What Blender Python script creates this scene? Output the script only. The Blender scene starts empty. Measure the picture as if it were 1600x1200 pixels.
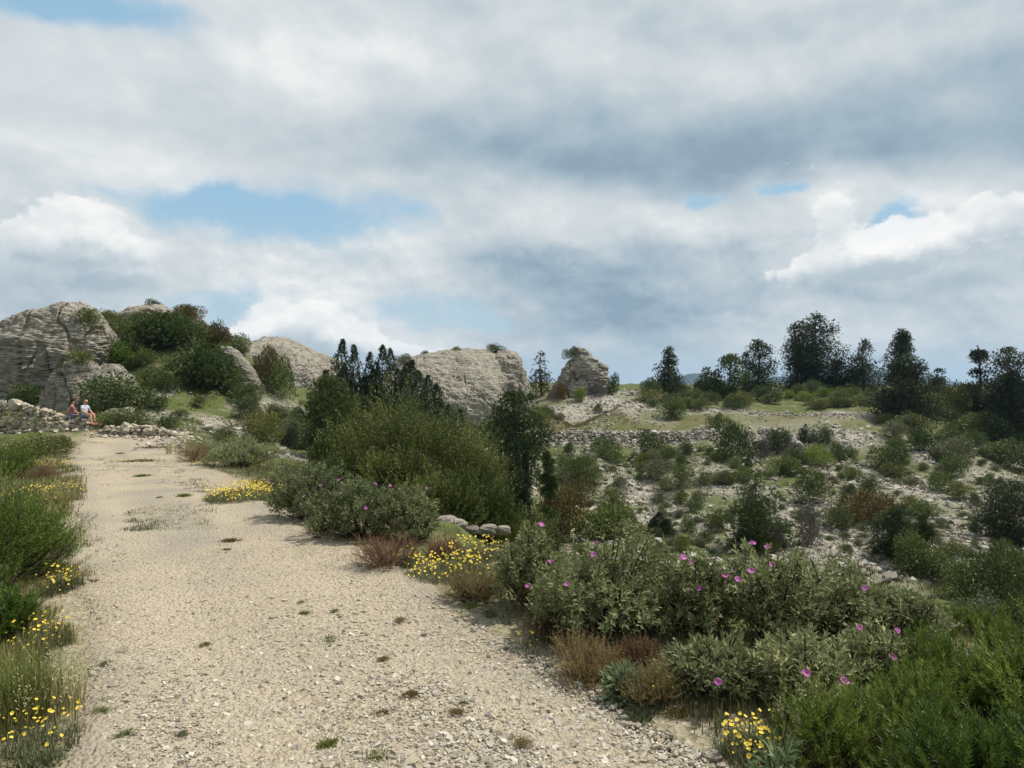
import bpy, math, random
import numpy as np
from mathutils import Vector

rng = np.random.default_rng(11)
F = 1101.0          # focal length in photo pixels (photo is 1600 px wide)
CAMZ = 1.6
C = bpy.context.scene.collection
SUN_EL, SUN_AZ = 60.0, 72.0     # degrees; azimuth measured from +Y (view direction) towards +X

# ------------------------------------------------------------------ noise
def _vn(p, seed):
    i = np.floor(p).astype(np.int64); f = p - i
    u = f * f * f * (f * (f * 6 - 15) + 10)
    def h(dx, dy, dz):
        x = (i[:, 0] + dx) * 73856093 ^ (i[:, 1] + dy) * 19349663 ^ (i[:, 2] + dz) * 83492791 ^ (seed * 2654435761)
        x = (x ^ (x >> 13)) & 0xFFFFFFFF
        x = (x * 1274126177) & 0xFFFFFFFF
        x = x ^ (x >> 16)
        x = (x * 2246822519) & 0xFFFFFFFF
        return ((x ^ (x >> 15)) & 0xFFFFFF) / 16777215.0
    a = h(0,0,0)*(1-u[:,0]) + h(1,0,0)*u[:,0]; b = h(0,1,0)*(1-u[:,0]) + h(1,1,0)*u[:,0]
    c = h(0,0,1)*(1-u[:,0]) + h(1,0,1)*u[:,0]; d = h(0,1,1)*(1-u[:,0]) + h(1,1,1)*u[:,0]
    e = a*(1-u[:,1]) + b*u[:,1]; g = c*(1-u[:,1]) + d*u[:,1]
    return (e*(1-u[:,2]) + g*u[:,2]) * 2 - 1

def fbm(p, freq=1.0, octs=4, seed=0, gain=0.5):
    p = np.asarray(p, float)
    if p.shape[1] == 2: p = np.c_[p, np.zeros(len(p))]
    out = np.zeros(len(p)); amp = 1.0; tot = 0
    for k in range(octs):
        out += amp * _vn(p * freq + 17.3 * k, seed + k); tot += amp
        amp *= gain; freq *= 2.03
    return out / tot * 1.6

def sstep(a, b, x):
    t = np.clip((x - a) / (b - a), 0, 1); return t * t * (3 - 2 * t)

# ------------------------------------------------------------------ terrain height
def zpy(py, d): return CAMZ - (py - 600.0) / F * d
ctrl = []
def cxy(x, y, z): ctrl.append((x, y, z))
def cp(d, *pp):
    for px, py in pp: ctrl.append(((px - 800) / F * d, d, zpy(py, d)))

for a in range(0, 360, 30):
    for r in (0.6, 1.5): cxy(r*math.sin(math.radians(a)), r*math.cos(math.radians(a)), 0)
for x, y, z in ((-3,-2,.15),(3,-2,-.2),(-8,-4,.2),(7,-4,-2.5),(-20,-15,.5),(18,-15,-4),(0,-6,0),(3,-12,0),(-40,-30,2),(40,-30,-6),(0,-60,2),(90,-40,-5),(-90,-40,4),(0,-200,0),(200,-100,-10),(-200,-100,0)): cxy(x, y, z)
def row(y, *xz):
    for x, z in xz: cxy(x, y, z)
row(3, (-14,.25),(-8,.2),(-4,.12),(-2.2,.03),(-1,0),(.6,0),(1.3,.03),(2.4,.02),(3.4,-.02),(4.8,-1.2),(8,-3.8),(14,-6.5),(25,-7.5),(50,-6),(-40,.5))
row(4.6, (-16,.25),(-6,.18),(-3.4,.06),(-2,0),(-.6,0),(.3,.03),(1.7,.03),(2.95,0),(4.2,-1.1),(7,-3.4),(12,-6),(20,-7.2),(30,-7.2))
row(6.5, (-18,.25),(-8,.18),(-4.7,.06),(-3.5,0),(-2,0),(-.9,.02),(.3,.02),(1.2,-.05),(2.4,-1.1),(5,-3.3),(10,-6),(18,-7.2))
row(8.5, (-20,.2),(-10,.16),(-6,.05),(-4.5,0),(-3,0),(-2,0),(-.7,-.05),(.5,-1.0),(3,-3.0),(8,-5.6),(15,-7))
row(13, (-26,.1),(-14,0),(-8.8,-.15),(-7,-.2),(-5.6,-.22),(-3.4,-.26),(-1.8,-1.1),(1.5,-3.2),(6,-5.2),(13,-6.8))
row(19, (-34,-.1),(-20,-.3),(-12.6,-.45),(-10.5,-.47),(-8.8,-.47),(-6,-.5),(-4,-1.2),(0,-3.2),(5,-5.2),(11,-6.6),(20,-7))
row(26, (-44,-.3),(-28,-.55),(-17,-.74),(-14.5,-.76),(-12.3,-.76),(-9.5,-.82),(-6.5,-1.4),(-2,-3.0),(4,-4.9),(10,-6.2),(19,-6.6))
cp(30, (-300,690),(0,690),(100,691),(180,692),(280,692),(350,692),(420,695),(480,706),(560,722),(650,760),(850,845),(1000,862),(1300,872),(1600,880),(2200,890))
cp(36, (-300,655),(0,664),(100,666),(150,668),(250,672),(300,670),(360,676),(420,684),(480,696),(600,722),(850,810),(1000,828),(1300,838),(1600,848),(2200,850))
cp(40, (-300,640),(0,650),(100,645),(200,648),(300,655),(350,665),(420,676),(480,690),(600,712),(700,742),(850,785),(1000,800),(1200,808),(1400,806),(1600,815),(2200,820))
cp(48, (-300,610),(0,632),(60,625),(160,600),(220,585),(300,598),(360,618),(420,640),(480,662),(560,682),(700,715),(850,748),(1000,762),(1200,765),(1400,764),(1600,768),(2200,770))
cp(54, (0,600),(100,570),(180,540),(240,525),(300,530),(360,555),(420,600),(480,640))
cp(60, (-300,540),(0,560),(100,520),(165,500),(235,486),(270,490),(330,515),(380,550),(420,590),(480,628),(560,655),(700,688),(830,708),(1000,712),(1180,712),(1290,706),(1400,707),(1600,718),(2200,720))
cp(62.5, (830,676),(1000,675),(1150,673),(1290,675),(1400,680),(1600,692))
cp(70, (-300,560),(0,575),(120,530),(235,495),(300,520),(400,590),(480,622),(560,642),(700,662),(830,657),(900,652),(1000,652),(1150,650),(1300,650),(1450,655),(1600,662),(2200,668))
cp(80, (-300,590),(0,598),(235,560),(400,600),(500,612),(640,628),(760,632),(830,626),(880,618),(950,613),(1010,617),(1060,630),(1150,630),(1250,628),(1400,632),(1600,642),(2200,645))
cp(88, (0,605),(300,600),(500,606),(700,612),(850,603),(960,604),(1050,609),(1150,611),(1270,609),(1400,611),(1600,616),(2200,620))
cp(100, (-300,610),(0,608),(200,606),(400,606),(500,607),(700,606),(900,602),(1050,602),(1200,602),(1270,601),(1400,601),(1600,605),(2200,610))
cp(130, (-600,606),(0,606),(400,606),(800,605),(1200,604),(1600,606),(2200,610))
for d, z in ((220,-6),(500,-45),(1200,-75),(4200,-85)):
    for a in range(-80, 81, 20): cxy(d*math.sin(math.radians(a)), d*math.cos(math.radians(a)), z)
    for a in (110,150,180,210,250): cxy(d*math.sin(math.radians(a)), d*math.cos(math.radians(a)), z*.5)
ctrl = np.array(ctrl)
def emb(x, y):
    r = np.hypot(x, y) + 1e-9; rho = np.log1p(r / 2.0) / r
    return np.stack([x * rho, y * rho], 1)
_P = emb(ctrl[:, 0], ctrl[:, 1]); _n = len(_P)
_A = np.hypot(_P[:, None, 0] - _P[None, :, 0], _P[:, None, 1] - _P[None, :, 1])
_M = np.zeros((_n + 3, _n + 3)); _M[:_n, :_n] = -_A + np.eye(_n) * 0.004
_M[:_n, _n] = 1; _M[:_n, _n+1:] = _P; _M[_n, :_n] = 1; _M[_n+1:, :_n] = _P.T
_w = np.linalg.solve(_M, np.r_[ctrl[:, 2], 0, 0, 0])

YS = np.array([-30,-6, 0, 2.94, 4.6, 5.9, 9, 13.5, 19, 26, 31, 34])
XL = np.array([17.6, 3.4, -.15, -1.86, -2.85, -3.75, -5.8, -8.5, -12.0, -16.2, -19.0, -20.6])
XR = np.array([20.4, 6.4, 2.75, .92, -.1, -.85, -2.95, -5.3, -8.7, -12.6, -14.8, -16.2])
def path_w(x, y):
    """signed distance-like: >0 inside the path (metres from the nearer edge)."""
    l = np.interp(y, YS, XL); r = np.interp(y, YS, XR)
    return np.minimum(x - l, r - x) * 0.83 - np.maximum(0, y - 33.) - np.maximum(0, -y - 28.)
def H(x, y, detail=True):
    x = np.atleast_1d(np.asarray(x, float)); y = np.atleast_1d(np.asarray(y, float))
    out = np.empty(len(x))
    for s in range(0, len(x), 20000):
        p = emb(x[s:s+20000], y[s:s+20000])
        D = np.hypot(p[:, None, 0] - _P[None, :, 0], p[:, None, 1] - _P[None, :, 1])
        out[s:s+20000] = -D @ _w[:_n] + _w[_n] + p @ _w[_n+1:]
    if detail:
        r = np.hypot(x, y)
        far = sstep(9, 40, r) * (1 - sstep(150, 400, r))
        pm = sstep(.6, -1.2, path_w(x, y)) * sstep(400, 150, r)
        q = np.stack([x, y], 1)
        out += pm * (fbm(q, .9, 3, 5) * .035 + far * (fbm(q, .22, 4, 9) * .38 + fbm(q, .9, 3, 31) * .12))
        out += (1 - pm) * fbm(q, .7, 3, 77) * .02 * sstep(200, 60, r)
    return out
def W(px, py, d): return np.array([(px - 800) / F * d, d, zpy(py, d)])
_ds = np.exp(np.linspace(math.log(2.2), math.log(140), 420))
def hit(px, py):
    """where the ray through a photo pixel meets the terrain."""
    x = (px - 800) / F * _ds; z = zpy(py, _ds)
    g = H(x, _ds); k = np.nonzero(z < g)[0]
    if not len(k): return None
    k = k[0]
    if k == 0: d = _ds[0]
    else:
        a, b = z[k-1] - g[k-1], z[k] - g[k]; d = _ds[k-1] + (_ds[k] - _ds[k-1]) * a / (a - b)
    return np.array([(px - 800) / F * d, d, zpy(py, d)])

# ------------------------------------------------------------------ mesh building
class MB:
    def __init__(s): s.v = []; s.f = []; s.t = []; s.m = []; s.n = 0
    def add(s, v, f, tint=0.5, mi=0):
        v = np.asarray(v, float).reshape(-1, 3); f = np.asarray(f, np.int64)
        if not len(v): return
        s.v.append(v); s.f.append(f + s.n); s.n += len(v)
        s.t.append(np.broadcast_to(np.asarray(tint, float), (len(v),)).copy()); s.m.append(np.full(len(f), mi))
    def mesh(s, name, mats, smooth=False):
        v = np.concatenate(s.v); me = bpy.data.meshes.new(name)
        me.vertices.add(len(v)); me.vertices.foreach_set('co', v.astype(np.float32).ravel())
        tot = np.concatenate([np.full(len(f), f.shape[1]) for f in s.f]); loops = np.concatenate([f.ravel() for f in s.f])
        me.loops.add(len(loops)); me.loops.foreach_set('vertex_index', loops.astype(np.int32))
        me.polygons.add(len(tot)); me.polygons.foreach_set('loop_start', np.r_[0, np.cumsum(tot)[:-1]].astype(np.int32))
        me.polygons.foreach_set('material_index', np.concatenate(s.m).astype(np.int32))
        me.polygons.foreach_set('use_smooth', np.full(len(tot), smooth))
        at = me.attributes.new('tint', 'FLOAT', 'POINT'); at.data.foreach_set('value', np.concatenate(s.t).astype(np.float32))
        for m in (mats if isinstance(mats, (list, tuple)) else [mats]): me.materials.append(m)
        me.update(calc_edges=True); return me
    def obj(s, name, mats, parent=None, smooth=False, loc=None):
        return link(name, s.mesh(name, mats, smooth), parent, loc)
def link(name, data, parent=None, loc=None):
    o = bpy.data.objects.new(name, data); C.objects.link(o)
    if parent is not None: o.parent = parent
    if loc is not None: o.location = [float(q) for q in loc]
    return o
def tag(o, label=None, cat=None, group=None, kind=None):
    for k, v in (('label', label), ('category', cat), ('group', group), ('kind', kind)):
        if v: o[k] = v
    return o
def thing(name, label, cat, loc, group=None, rz=0):
    o = link(name, None, None, loc); o.rotation_euler.z = rz; o.empty_display_size = .1
    return tag(o, label, cat, group)

def nrm(a): return a / (np.linalg.norm(a, axis=-1, keepdims=True) + 1e-12)
def rdir(n, r=None):
    a = (r or rng).normal(size=(n, 3)); return nrm(a)
def leaves(mb, P, D, L, Wd, tint, fold=.12, droop=.0, up=None, mi=0):
    n = len(P); D = nrm(D); L = np.broadcast_to(L, (n,))[:, None]; Wd = np.broadcast_to(Wd, (n,))[:, None]
    S = nrm(np.cross(D, nrm(rng.normal(size=(n, 3)) * .6 + (np.array([0, 0, 1.0]) if up is None else up))))
    N = np.cross(S, D)
    v = np.empty((n, 4, 3))
    v[:, 0] = P; m = P + D * L * .48
    v[:, 1] = m + S * Wd * .5 + N * Wd * fold; v[:, 3] = m - S * Wd * .5 + N * Wd * fold
    v[:, 2] = P + D * L - np.array([0, 0, 1.0]) * L * droop
    f = np.arange(n * 4).reshape(n, 4)
    mb.add(v.reshape(-1, 3), f, np.repeat(np.broadcast_to(tint, (n,)), 4), mi)
def tube(mb, pts, rad, k=5, tint=.5, mi=0):
    pts = np.asarray(pts, float); n = len(pts); rad = np.broadcast_to(rad, (n,))
    t = nrm(np.gradient(pts, axis=0)); ref = np.where(np.abs(t[:, 2:3]) > .9, [[1., 0, 0]], [[0, 0, 1.]])
    a = nrm(np.cross(t, ref)); b = np.cross(t, a)
    an = np.arange(k) / k * 2 * np.pi
    v = pts[:, None] + rad[:, None, None] * (a[:, None] * np.cos(an)[None, :, None] + b[:, None] * np.sin(an)[None, :, None])
    i = np.arange(n - 1)[:, None] * k; j = np.arange(k)[None]; j2 = (j + 1) % k
    f = np.stack([i + j, i + j2, i + k + j2, i + k + j], -1).reshape(-1, 4)
    mb.add(v.reshape(-1, 3), f, tint, mi)

_bx = np.array([(x, y, z) for x in (-1, 1) for y in (-1, 1) for z in (-1, 1)], float)
_bf = np.array([(0,1,3,2),(4,6,7,5),(0,4,5,1),(2,3,7,6),(0,2,6,4),(1,5,7,3)])
def _roundbox():
    g = []; 
    idx = {}
    for x in (-1, 0, 1):
        for y in (-1, 0, 1):
            for z in (-1, 0, 1):
                if (x, y, z) != (0, 0, 0):
                    idx[(x, y, z)] = len(g); v = np.array((x, y, z), float); n = np.abs(v).sum()
                    g.append(v * {1: 1.0, 2: .86, 3: .76}[int(n)])
    fs = []
    for ax in range(3):
        for s in (-1, 1):
            for a in (-1, 0):
                for b in (-1, 0):
                    q = []
                    for (da, db) in ((0,0),(1,0),(1,1),(0,1)):
                        c = [0,0,0]; c[ax] = s; c[(ax+1) % 3] = a+da; c[(ax+2) % 3] = b+db; q.append(idx[tuple(c)])
                    fs.append(q if s > 0 else q[::-1])
    return np.array(g), np.array(fs)
_rv, _rf = _roundbox()
def stones(mb, P, size, flat=.55, tilt=.35, jit=.15, rich=True, tint=None, yaw=None):
    """scattered irregular stones; P are centres, size = half-length of each."""
    tv, tf = (_rv, _rf) if rich else (_bx * .8, _bf)
    n = len(P); size = np.broadcast_to(size, (n,)); k = len(tv)
    sc = np.stack([size * rng.uniform(.75, 1.25, n), size * rng.uniform(.55, 1.0, n), size * flat * rng.uniform(.6, 1.3, n)], 1)
    v = (tv[None] + rng.normal(size=(n, k, 3)) * jit) * sc[:, None]
    ax = rng.normal(size=n) * tilt; ay = rng.normal(size=n) * tilt; az = rng.uniform(0, 6.28, n) if yaw is None else yaw
    def rot(v, a, i, j):
        c, s = np.cos(a)[:, None], np.sin(a)[:, None]; x, y = v[..., i].copy(), v[..., j].copy()
        v[..., i] = c * x - s * y; v[..., j] = s * x + c * y
    rot(v, ax, 1, 2); rot(v, ay, 0, 2); rot(v, az, 0, 1)
    v += P[:, None]
    f = (tf[None] + (np.arange(n) * k)[:, None, None]).reshape(-1, 4)
    t = rng.uniform(0, 1, n) if tint is None else tint
    mb.add(v.reshape(-1, 3), f, np.repeat(t, k))

# ------------------------------------------------------------------ materials
def newmat(name):
    m = bpy.data.materials.new(name); m.use_nodes = True; nt = m.node_tree; nt.nodes.clear(); return m, nt
def N(nt, t, **kw):
    n = nt.nodes.new(t)
    for k, v in kw.items():
        if k == 'inp':
            for a, b in v.items():
                if hasattr(b, 'is_output') or isinstance(b, bpy.types.NodeSocket): nt.links.new(b, n.inputs[a])
                else: n.inputs[a].default_value = b
        else: setattr(n, k, v)
    return n
def ramp(nt, fac, stops, interp='LINEAR'):
    r = N(nt, 'ShaderNodeValToRGB'); r.color_ramp.interpolation = interp
    e = r.color_ramp.elements
    while len(e) < len(stops): e.new(.5)
    for q, (p, c) in zip(e, stops): q.position = p; q.color = (*c, 1)
    nt.links.new(fac, r.inputs[0]); return r.outputs[0]
def mixc(nt, fac, a, b, mode='MIX'):
    n = N(nt, 'ShaderNodeMix', data_type='RGBA', blend_type=mode)
    for s, v in ((0, fac), (6, a), (7, b)):
        if isinstance(v, bpy.types.NodeSocket): nt.links.new(v, n.inputs[s])
        else: n.inputs[s].default_value = v if s == 0 else (*v, 1)
    return n.outputs[2]
def math_(nt, op, a, b=None, c=None, clamp=False):
    n = N(nt, 'ShaderNodeMath', operation=op, use_clamp=clamp)
    for i, v in enumerate((a, b, c)):
        if v is None: continue
        if isinstance(v, bpy.types.NodeSocket): nt.links.new(v, n.inputs[i])
        else: n.inputs[i].default_value = v
    return n.outputs[0]
def noise(nt, vec, scale, detail=4, rough=.55, dim='3D'):
    n = N(nt, 'ShaderNodeTexNoise', noise_dimensions=dim, inp={'Scale': scale, 'Detail': detail, 'Roughness': rough})
    if vec is not None: nt.links.new(vec, n.inputs['Vector'])
    return n.outputs['Fac']
def attr(nt, name): return N(nt, 'ShaderNodeAttribute', attribute_name=name).outputs['Fac']
def mapr(nt, v, a, b, c=0., d=1., smooth=True):
    n = N(nt, 'ShaderNodeMapRange', interpolation_type='SMOOTHSTEP' if smooth else 'LINEAR', inp={0: v, 1: a, 2: b, 3: c, 4: d}); return n.outputs[0]
def finish(nt, col, rough=.8, bump=None, bstr=.5, bdist=.02, spec=.25, transl=0., tcol=None):
    p = N(nt, 'ShaderNodeBsdfPrincipled'); nt.links.new(col, p.inputs['Base Color'])
    p.inputs['Roughness'].default_value = rough; p.inputs['Specular IOR Level'].default_value = spec
    if bump is not None:
        b = N(nt, 'ShaderNodeBump', inp={'Strength': bstr, 'Distance': bdist, 'Height': bump}); nt.links.new(b.outputs[0], p.inputs['Normal'])
    out = N(nt, 'ShaderNodeOutputMaterial'); sh = p.outputs[0]
    if transl:
        t = N(nt, 'ShaderNodeBsdfTranslucent'); nt.links.new(tcol or col, t.inputs[0])
        mx = N(nt, 'ShaderNodeMixShader', inp={0: transl}); nt.links.new(sh, mx.inputs[1]); nt.links.new(t.outputs[0], mx.inputs[2]); sh = mx.outputs[0]
    nt.links.new(sh, out.inputs[0])
_mats = {}
def foliage_mat(name, dark, mid, light, rough=.55, transl=.25, spec=.3):
    if name in _mats: return _mats[name]
    m, nt = newmat(name)
    t = attr(nt, 'tint'); oi = N(nt, 'ShaderNodeObjectInfo').outputs['Random']
    c = ramp(nt, t, ((0, dark), (.5, mid), (1, light)))
    hsv = N(nt, 'ShaderNodeHueSaturation', inp={'Color': c}); nt.links.new(mapr(nt, oi, 0, 1, .485, .512, False), hsv.inputs['Hue']); nt.links.new(mapr(nt, oi, 0, 1, 1.2, .85, False), hsv.inputs['Value'])
    finish(nt, hsv.outputs[0], rough, spec=spec, transl=transl); _mats[name] = m; return m
def plain_mat(name, col, col2=None, rough=.8, scale=20.):
    if name in _mats: return _mats[name]
    m, nt = newmat(name); tc = N(nt, 'ShaderNodeTexCoord').outputs['Object']
    n = noise(nt, tc, scale, 4); c = mixc(nt, n, col, col2 or tuple(.7 * q for q in col)); finish(nt, c, rough, n, .3, .01); _mats[name] = m; return m
# ------------------------------------------------------------------ camera, sun, sky
sc = bpy.context.scene
cam = bpy.data.cameras.new('camera'); camo = link('camera', cam, None, (0, 0, CAMZ)); camo.rotation_euler = (math.pi/2, 0, 0)
cam.sensor_width = 36; cam.lens = F / 1600 * 36; cam.clip_start = .05; cam.clip_end = 20000; sc.camera = camo
sc.view_settings.view_transform = 'Standard'; sc.view_settings.look = 'None'; sc.view_settings.exposure = .16; sc.view_settings.gamma = 1
sc.cycles.max_bounces = 7; sc.cycles.diffuse_bounces = 3; sc.cycles.transmission_bounces = 3; sc.cycles.transparent_max_bounces = 6; sc.cycles.volume_bounces = 0
sun = bpy.data.lights.new('sun', 'SUN'); sun.energy = 4.7; sun.angle = math.radians(.8); sun.color = (1, .93, .82)
suno = link('sun', sun, None, (20, 30, 40))
sd = Vector((math.sin(math.radians(SUN_AZ)) * math.cos(math.radians(SUN_EL)), math.cos(math.radians(SUN_AZ)) * math.cos(math.radians(SUN_EL)), math.sin(math.radians(SUN_EL))))
suno.rotation_euler = sd.to_track_quat('Z', 'Y').to_euler()

wd = bpy.data.worlds.new('World'); sc.world = wd; wd.use_nodes = True; nt = wd.node_tree; nt.nodes.clear()
wd.cycles.sampling_method = 'MANUAL'; wd.cycles.sample_map_resolution = 512
gen = N(nt, 'ShaderNodeTexCoord').outputs['Generated']
sky = N(nt, 'ShaderNodeTexSky', sky_type='NISHITA', sun_disc=False, sun_elevation=math.radians(SUN_EL), sun_rotation=math.radians(SUN_AZ), dust_density=1.5, air_density=1.0)
sep = N(nt, 'ShaderNodeSeparateXYZ'); nt.links.new(gen, sep.inputs[0]); sx, sy, sz = sep.outputs
az = math_(nt, 'ARCTAN2', sx, sy); el = math_(nt, 'ARCSINE', sz)
# cloud-deck coordinates (a horizontal layer seen in perspective) and angular coordinates
den = math_(nt, 'ADD', math_(nt, 'MAXIMUM', sz, 0.0), .16)
deck = N(nt, 'ShaderNodeCombineXYZ', inp={0: math_(nt, 'DIVIDE', sx, den), 1: math_(nt, 'DIVIDE', sy, den), 2: 3.7}).outputs[0]
ang0 = N(nt, 'ShaderNodeCombineXYZ', inp={0: az, 1: el, 2: 0.}).outputs[0]
wn = N(nt, 'ShaderNodeTexNoise', inp={'Vector': ang0, 'Scale': 7., 'Detail': 5., 'Roughness': .62})
wv = N(nt, 'ShaderNodeVectorMath', operation='SUBTRACT', inp={0: wn.outputs['Color'], 1: (.5, .5, .5)}).outputs[0]
wv = N(nt, 'ShaderNodeVectorMath', operation='MULTIPLY', inp={0: wv, 1: (.15, .075, 0)}).outputs[0]
ang = N(nt, 'ShaderNodeVectorMath', operation='ADD', inp={0: ang0, 1: wv}).outputs[0]
aniso = N(nt, 'ShaderNodeVectorMath', operation='MULTIPLY', inp={0: ang, 1: (1., 1.75, 1.)}).outputs[0]
def p2a(px, py):
    a = math.atan((px - 800) / F); return a, math.atan((600 - py) / F * math.cos(a))
def blob(px, py, rx, ry, soft=True):
    a, e = p2a(px, py)
    v = N(nt, 'ShaderNodeVectorMath', operation='SUBTRACT', inp={0: ang, 1: (a, e, 0)}).outputs[0]
    v = N(nt, 'ShaderNodeVectorMath', operation='MULTIPLY', inp={0: v, 1: (F / rx * .8, F / ry * .8, 0)}).outputs[0]
    l = N(nt, 'ShaderNodeVectorMath', operation='DOT_PRODUCT', inp={0: v, 1: v}).outputs['Value']
    return math_(nt, 'EXPONENT', math_(nt, 'MULTIPLY', l, -1.0))
def total(base, lst):
    s = base
    for px, py, rx, ry, a in lst: s = math_(nt, 'MULTIPLY_ADD', blob(px, py, rx, ry), a, s)
    return s
COVER = [(50,-16,190,22,-.75),(440,342,135,40,-.62),(330,322,90,16,-.2),(290,318,110,24,-.3),(125,290,60,18,-.3),(25,325,50,25,-.25),(640,322,30,12,-.2),
         (550,488,190,34,-.7),(420,478,90,20,-.4),(330,470,60,20,-.3),(1222,297,24,9,-.6),(1105,306,30,10,-.5),(1418,346,26,34,-.75),(1400,372,50,14,-.3),(1372,362,34,16,-.3),(1248,378,12,14,-.45),
         (640,520,80,14,-.2),(760,500,30,16,-.2),(1480,378,20,8,-.3),
         (110,372,110,52,.35),(498,508,50,34,1.3),(415,514,40,26,1.2),(590,538,60,22,1.0),(680,552,80,18,.8),(530,560,200,18,.6),(1430,392,60,20,.35)]
BRIGHT = [(110,345,90,26,.22),(60,375,40,24,.18),(190,375,40,25,.2),(125,415,90,22,-.3),(494,492,44,20,.5),(416,497,32,16,.4),(505,528,60,16,-.1),(580,528,44,12,.2),(680,540,70,9,.15),
          (1440,383,44,12,.4),(1330,398,60,18,.3),(1380,400,50,16,.25),(1285,315,40,46,.22),(1240,425,50,16,.2),(1380,425,70,14,-.05),(1460,445,180,16,-.22),
          (960,440,180,55,-.42),(1010,492,130,24,-.36),(800,425,70,40,-.16),(880,400,90,30,-.1),(1130,470,60,30,-.1),(1210,468,60,8,.2),(1130,497,70,7,.2),
          (1150,225,420,52,-.36),(980,190,200,60,-.12),(1450,215,200,42,-.2),(800,262,160,26,-.22),(1300,250,200,20,-.12),(560,210,200,40,-.1),(760,130,160,60,-.04),
          (180,140,260,80,.1),(430,130,140,70,.14),(600,70,200,50,.12),(580,272,240,18,.14),(760,300,120,16,.08),(860,330,170,22,.14),(1100,340,140,26,.16),(1000,370,160,12,.1),
          (1340,90,210,26,.22),(1100,90,140,40,.06),(1560,20,160,40,-.16),(1540,95,60,20,-.2),(1480,60,60,20,.06),(1100,20,200,30,-.04),(1350,20,150,22,-.12),(60,90,140,40,-.04),(250,60,130,26,-.06),
          (1560,362,80,24,-.3),(1500,320,60,30,.12),(1590,330,40,26,.1),(40,480,90,26,-.3),(230,440,140,22,.02),(300,415,160,20,.12),(620,385,90,24,.1),(640,430,90,14,.12),(700,462,50,8,.12),
          (1000,560,500,30,-.14),(1450,540,200,30,-.04),(1300,520,120,16,.1),(820,545,60,14,.08),(200,205,240,24,-.1),(120,240,160,20,.08),(380,300,120,10,.04)]
lowband = mapr(nt, el, .30, .16)                      # heaped cumulus low down, a smooth deck above
flat_ = N(nt, 'ShaderNodeVectorMath', operation='MULTIPLY', inp={0: ang0, 1: (1., 1.55, 1.)}).outputs[0]
def shifted(v, o): return N(nt, 'ShaderNodeVectorMath', operation='ADD', inp={0: v, 1: o}).outputs[0]
def puff(v):
    n = N(nt, 'ShaderNodeTexVoronoi', feature='SMOOTH_F1', voronoi_dimensions='2D', normalize=True, inp={'Vector': v, 'Scale': 7.5, 'Detail': 5., 'Roughness': .58, 'Lacunarity': 2.1, 'Smoothness': .6})
    return math_(nt, 'SUBTRACT', 1., n.outputs['Distance'])
wob = N(nt, 'ShaderNodeVectorMath', operation='ADD', inp={0: flat_, 1: N(nt, 'ShaderNodeVectorMath', operation='MULTIPLY', inp={0: N(nt, 'ShaderNodeVectorMath', operation='SUBTRACT', inp={0: N(nt, 'ShaderNodeTexNoise', inp={'Vector': flat_, 'Scale': 9., 'Detail': 3.}).outputs['Color'], 1: (.5, .5, .5)}).outputs[0], 1: (.05, .05, 0)}).outputs[0]}).outputs[0]
nA = noise(nt, deck, .9, 6, .5); nB = noise(nt, flat_, 4.2, 7, .52); nC = noise(nt, shifted(flat_, (.018, .05, 0)), 4.2, 7, .52)
nF = noise(nt, wob, 13., 7, .55); hP = puff(wob); hQ = puff(shifted(wob, (.006, .02, 0)))
cov = total(math_(nt, 'MULTIPLY_ADD', math_(nt, 'SUBTRACT', nA, .5), .4, math_(nt, 'MULTIPLY_ADD', math_(nt, 'SUBTRACT', nB, .5), .9, .80)), COVER)
cov = math_(nt, 'MULTIPLY_ADD', math_(nt, 'SUBTRACT', nF, .5), .42, cov)
cov = math_(nt, 'MULTIPLY_ADD', math_(nt, 'MULTIPLY', math_(nt, 'SUBTRACT', hP, .62), lowband), .85, cov)
mask = mapr(nt, cov, .12, .70)
br = total(.60, BRIGHT)
br = math_(nt, 'MULTIPLY_ADD', math_(nt, 'SUBTRACT', nB, .5), .34, br)
br = math_(nt, 'MULTIPLY_ADD', math_(nt, 'SUBTRACT', nB, nC), .95, br)
br = math_(nt, 'MULTIPLY_ADD', math_(nt, 'SUBTRACT', nF, .5), .26, br)
br = math_(nt, 'MULTIPLY_ADD', math_(nt, 'SUBTRACT', hP, hQ), math_(nt, 'MULTIPLY_ADD', lowband, .6, .12), br)
br = math_(nt, 'MULTIPLY_ADD', math_(nt, 'SUBTRACT', hP, .62), math_(nt, 'MULTIPLY_ADD', lowband, .3, .06), br)
br = math_(nt, 'MULTIPLY_ADD', mapr(nt, cov, .75, .45), .07, br)      # thin edges glow
col = ramp(nt, br, ((0, (.25, .34, .42)), (.22, (.345, .435, .505)), (.48, (.48, .545, .585)), (.74, (.625, .665, .68)), (1, (.84, .84, .825))))
col = N(nt, 'ShaderNodeVectorMath', operation='SCALE', inp={0: col, 3: 10.0}).outputs[0]
blue = mixc(nt, .8, sky.outputs[0], (3.2, 5.3, 7.0))
blue = mixc(nt, mapr(nt, el, .02, .28), (4.4, 5.8, 6.6), blue)
fin = mixc(nt, mask, blue, col)
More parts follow.
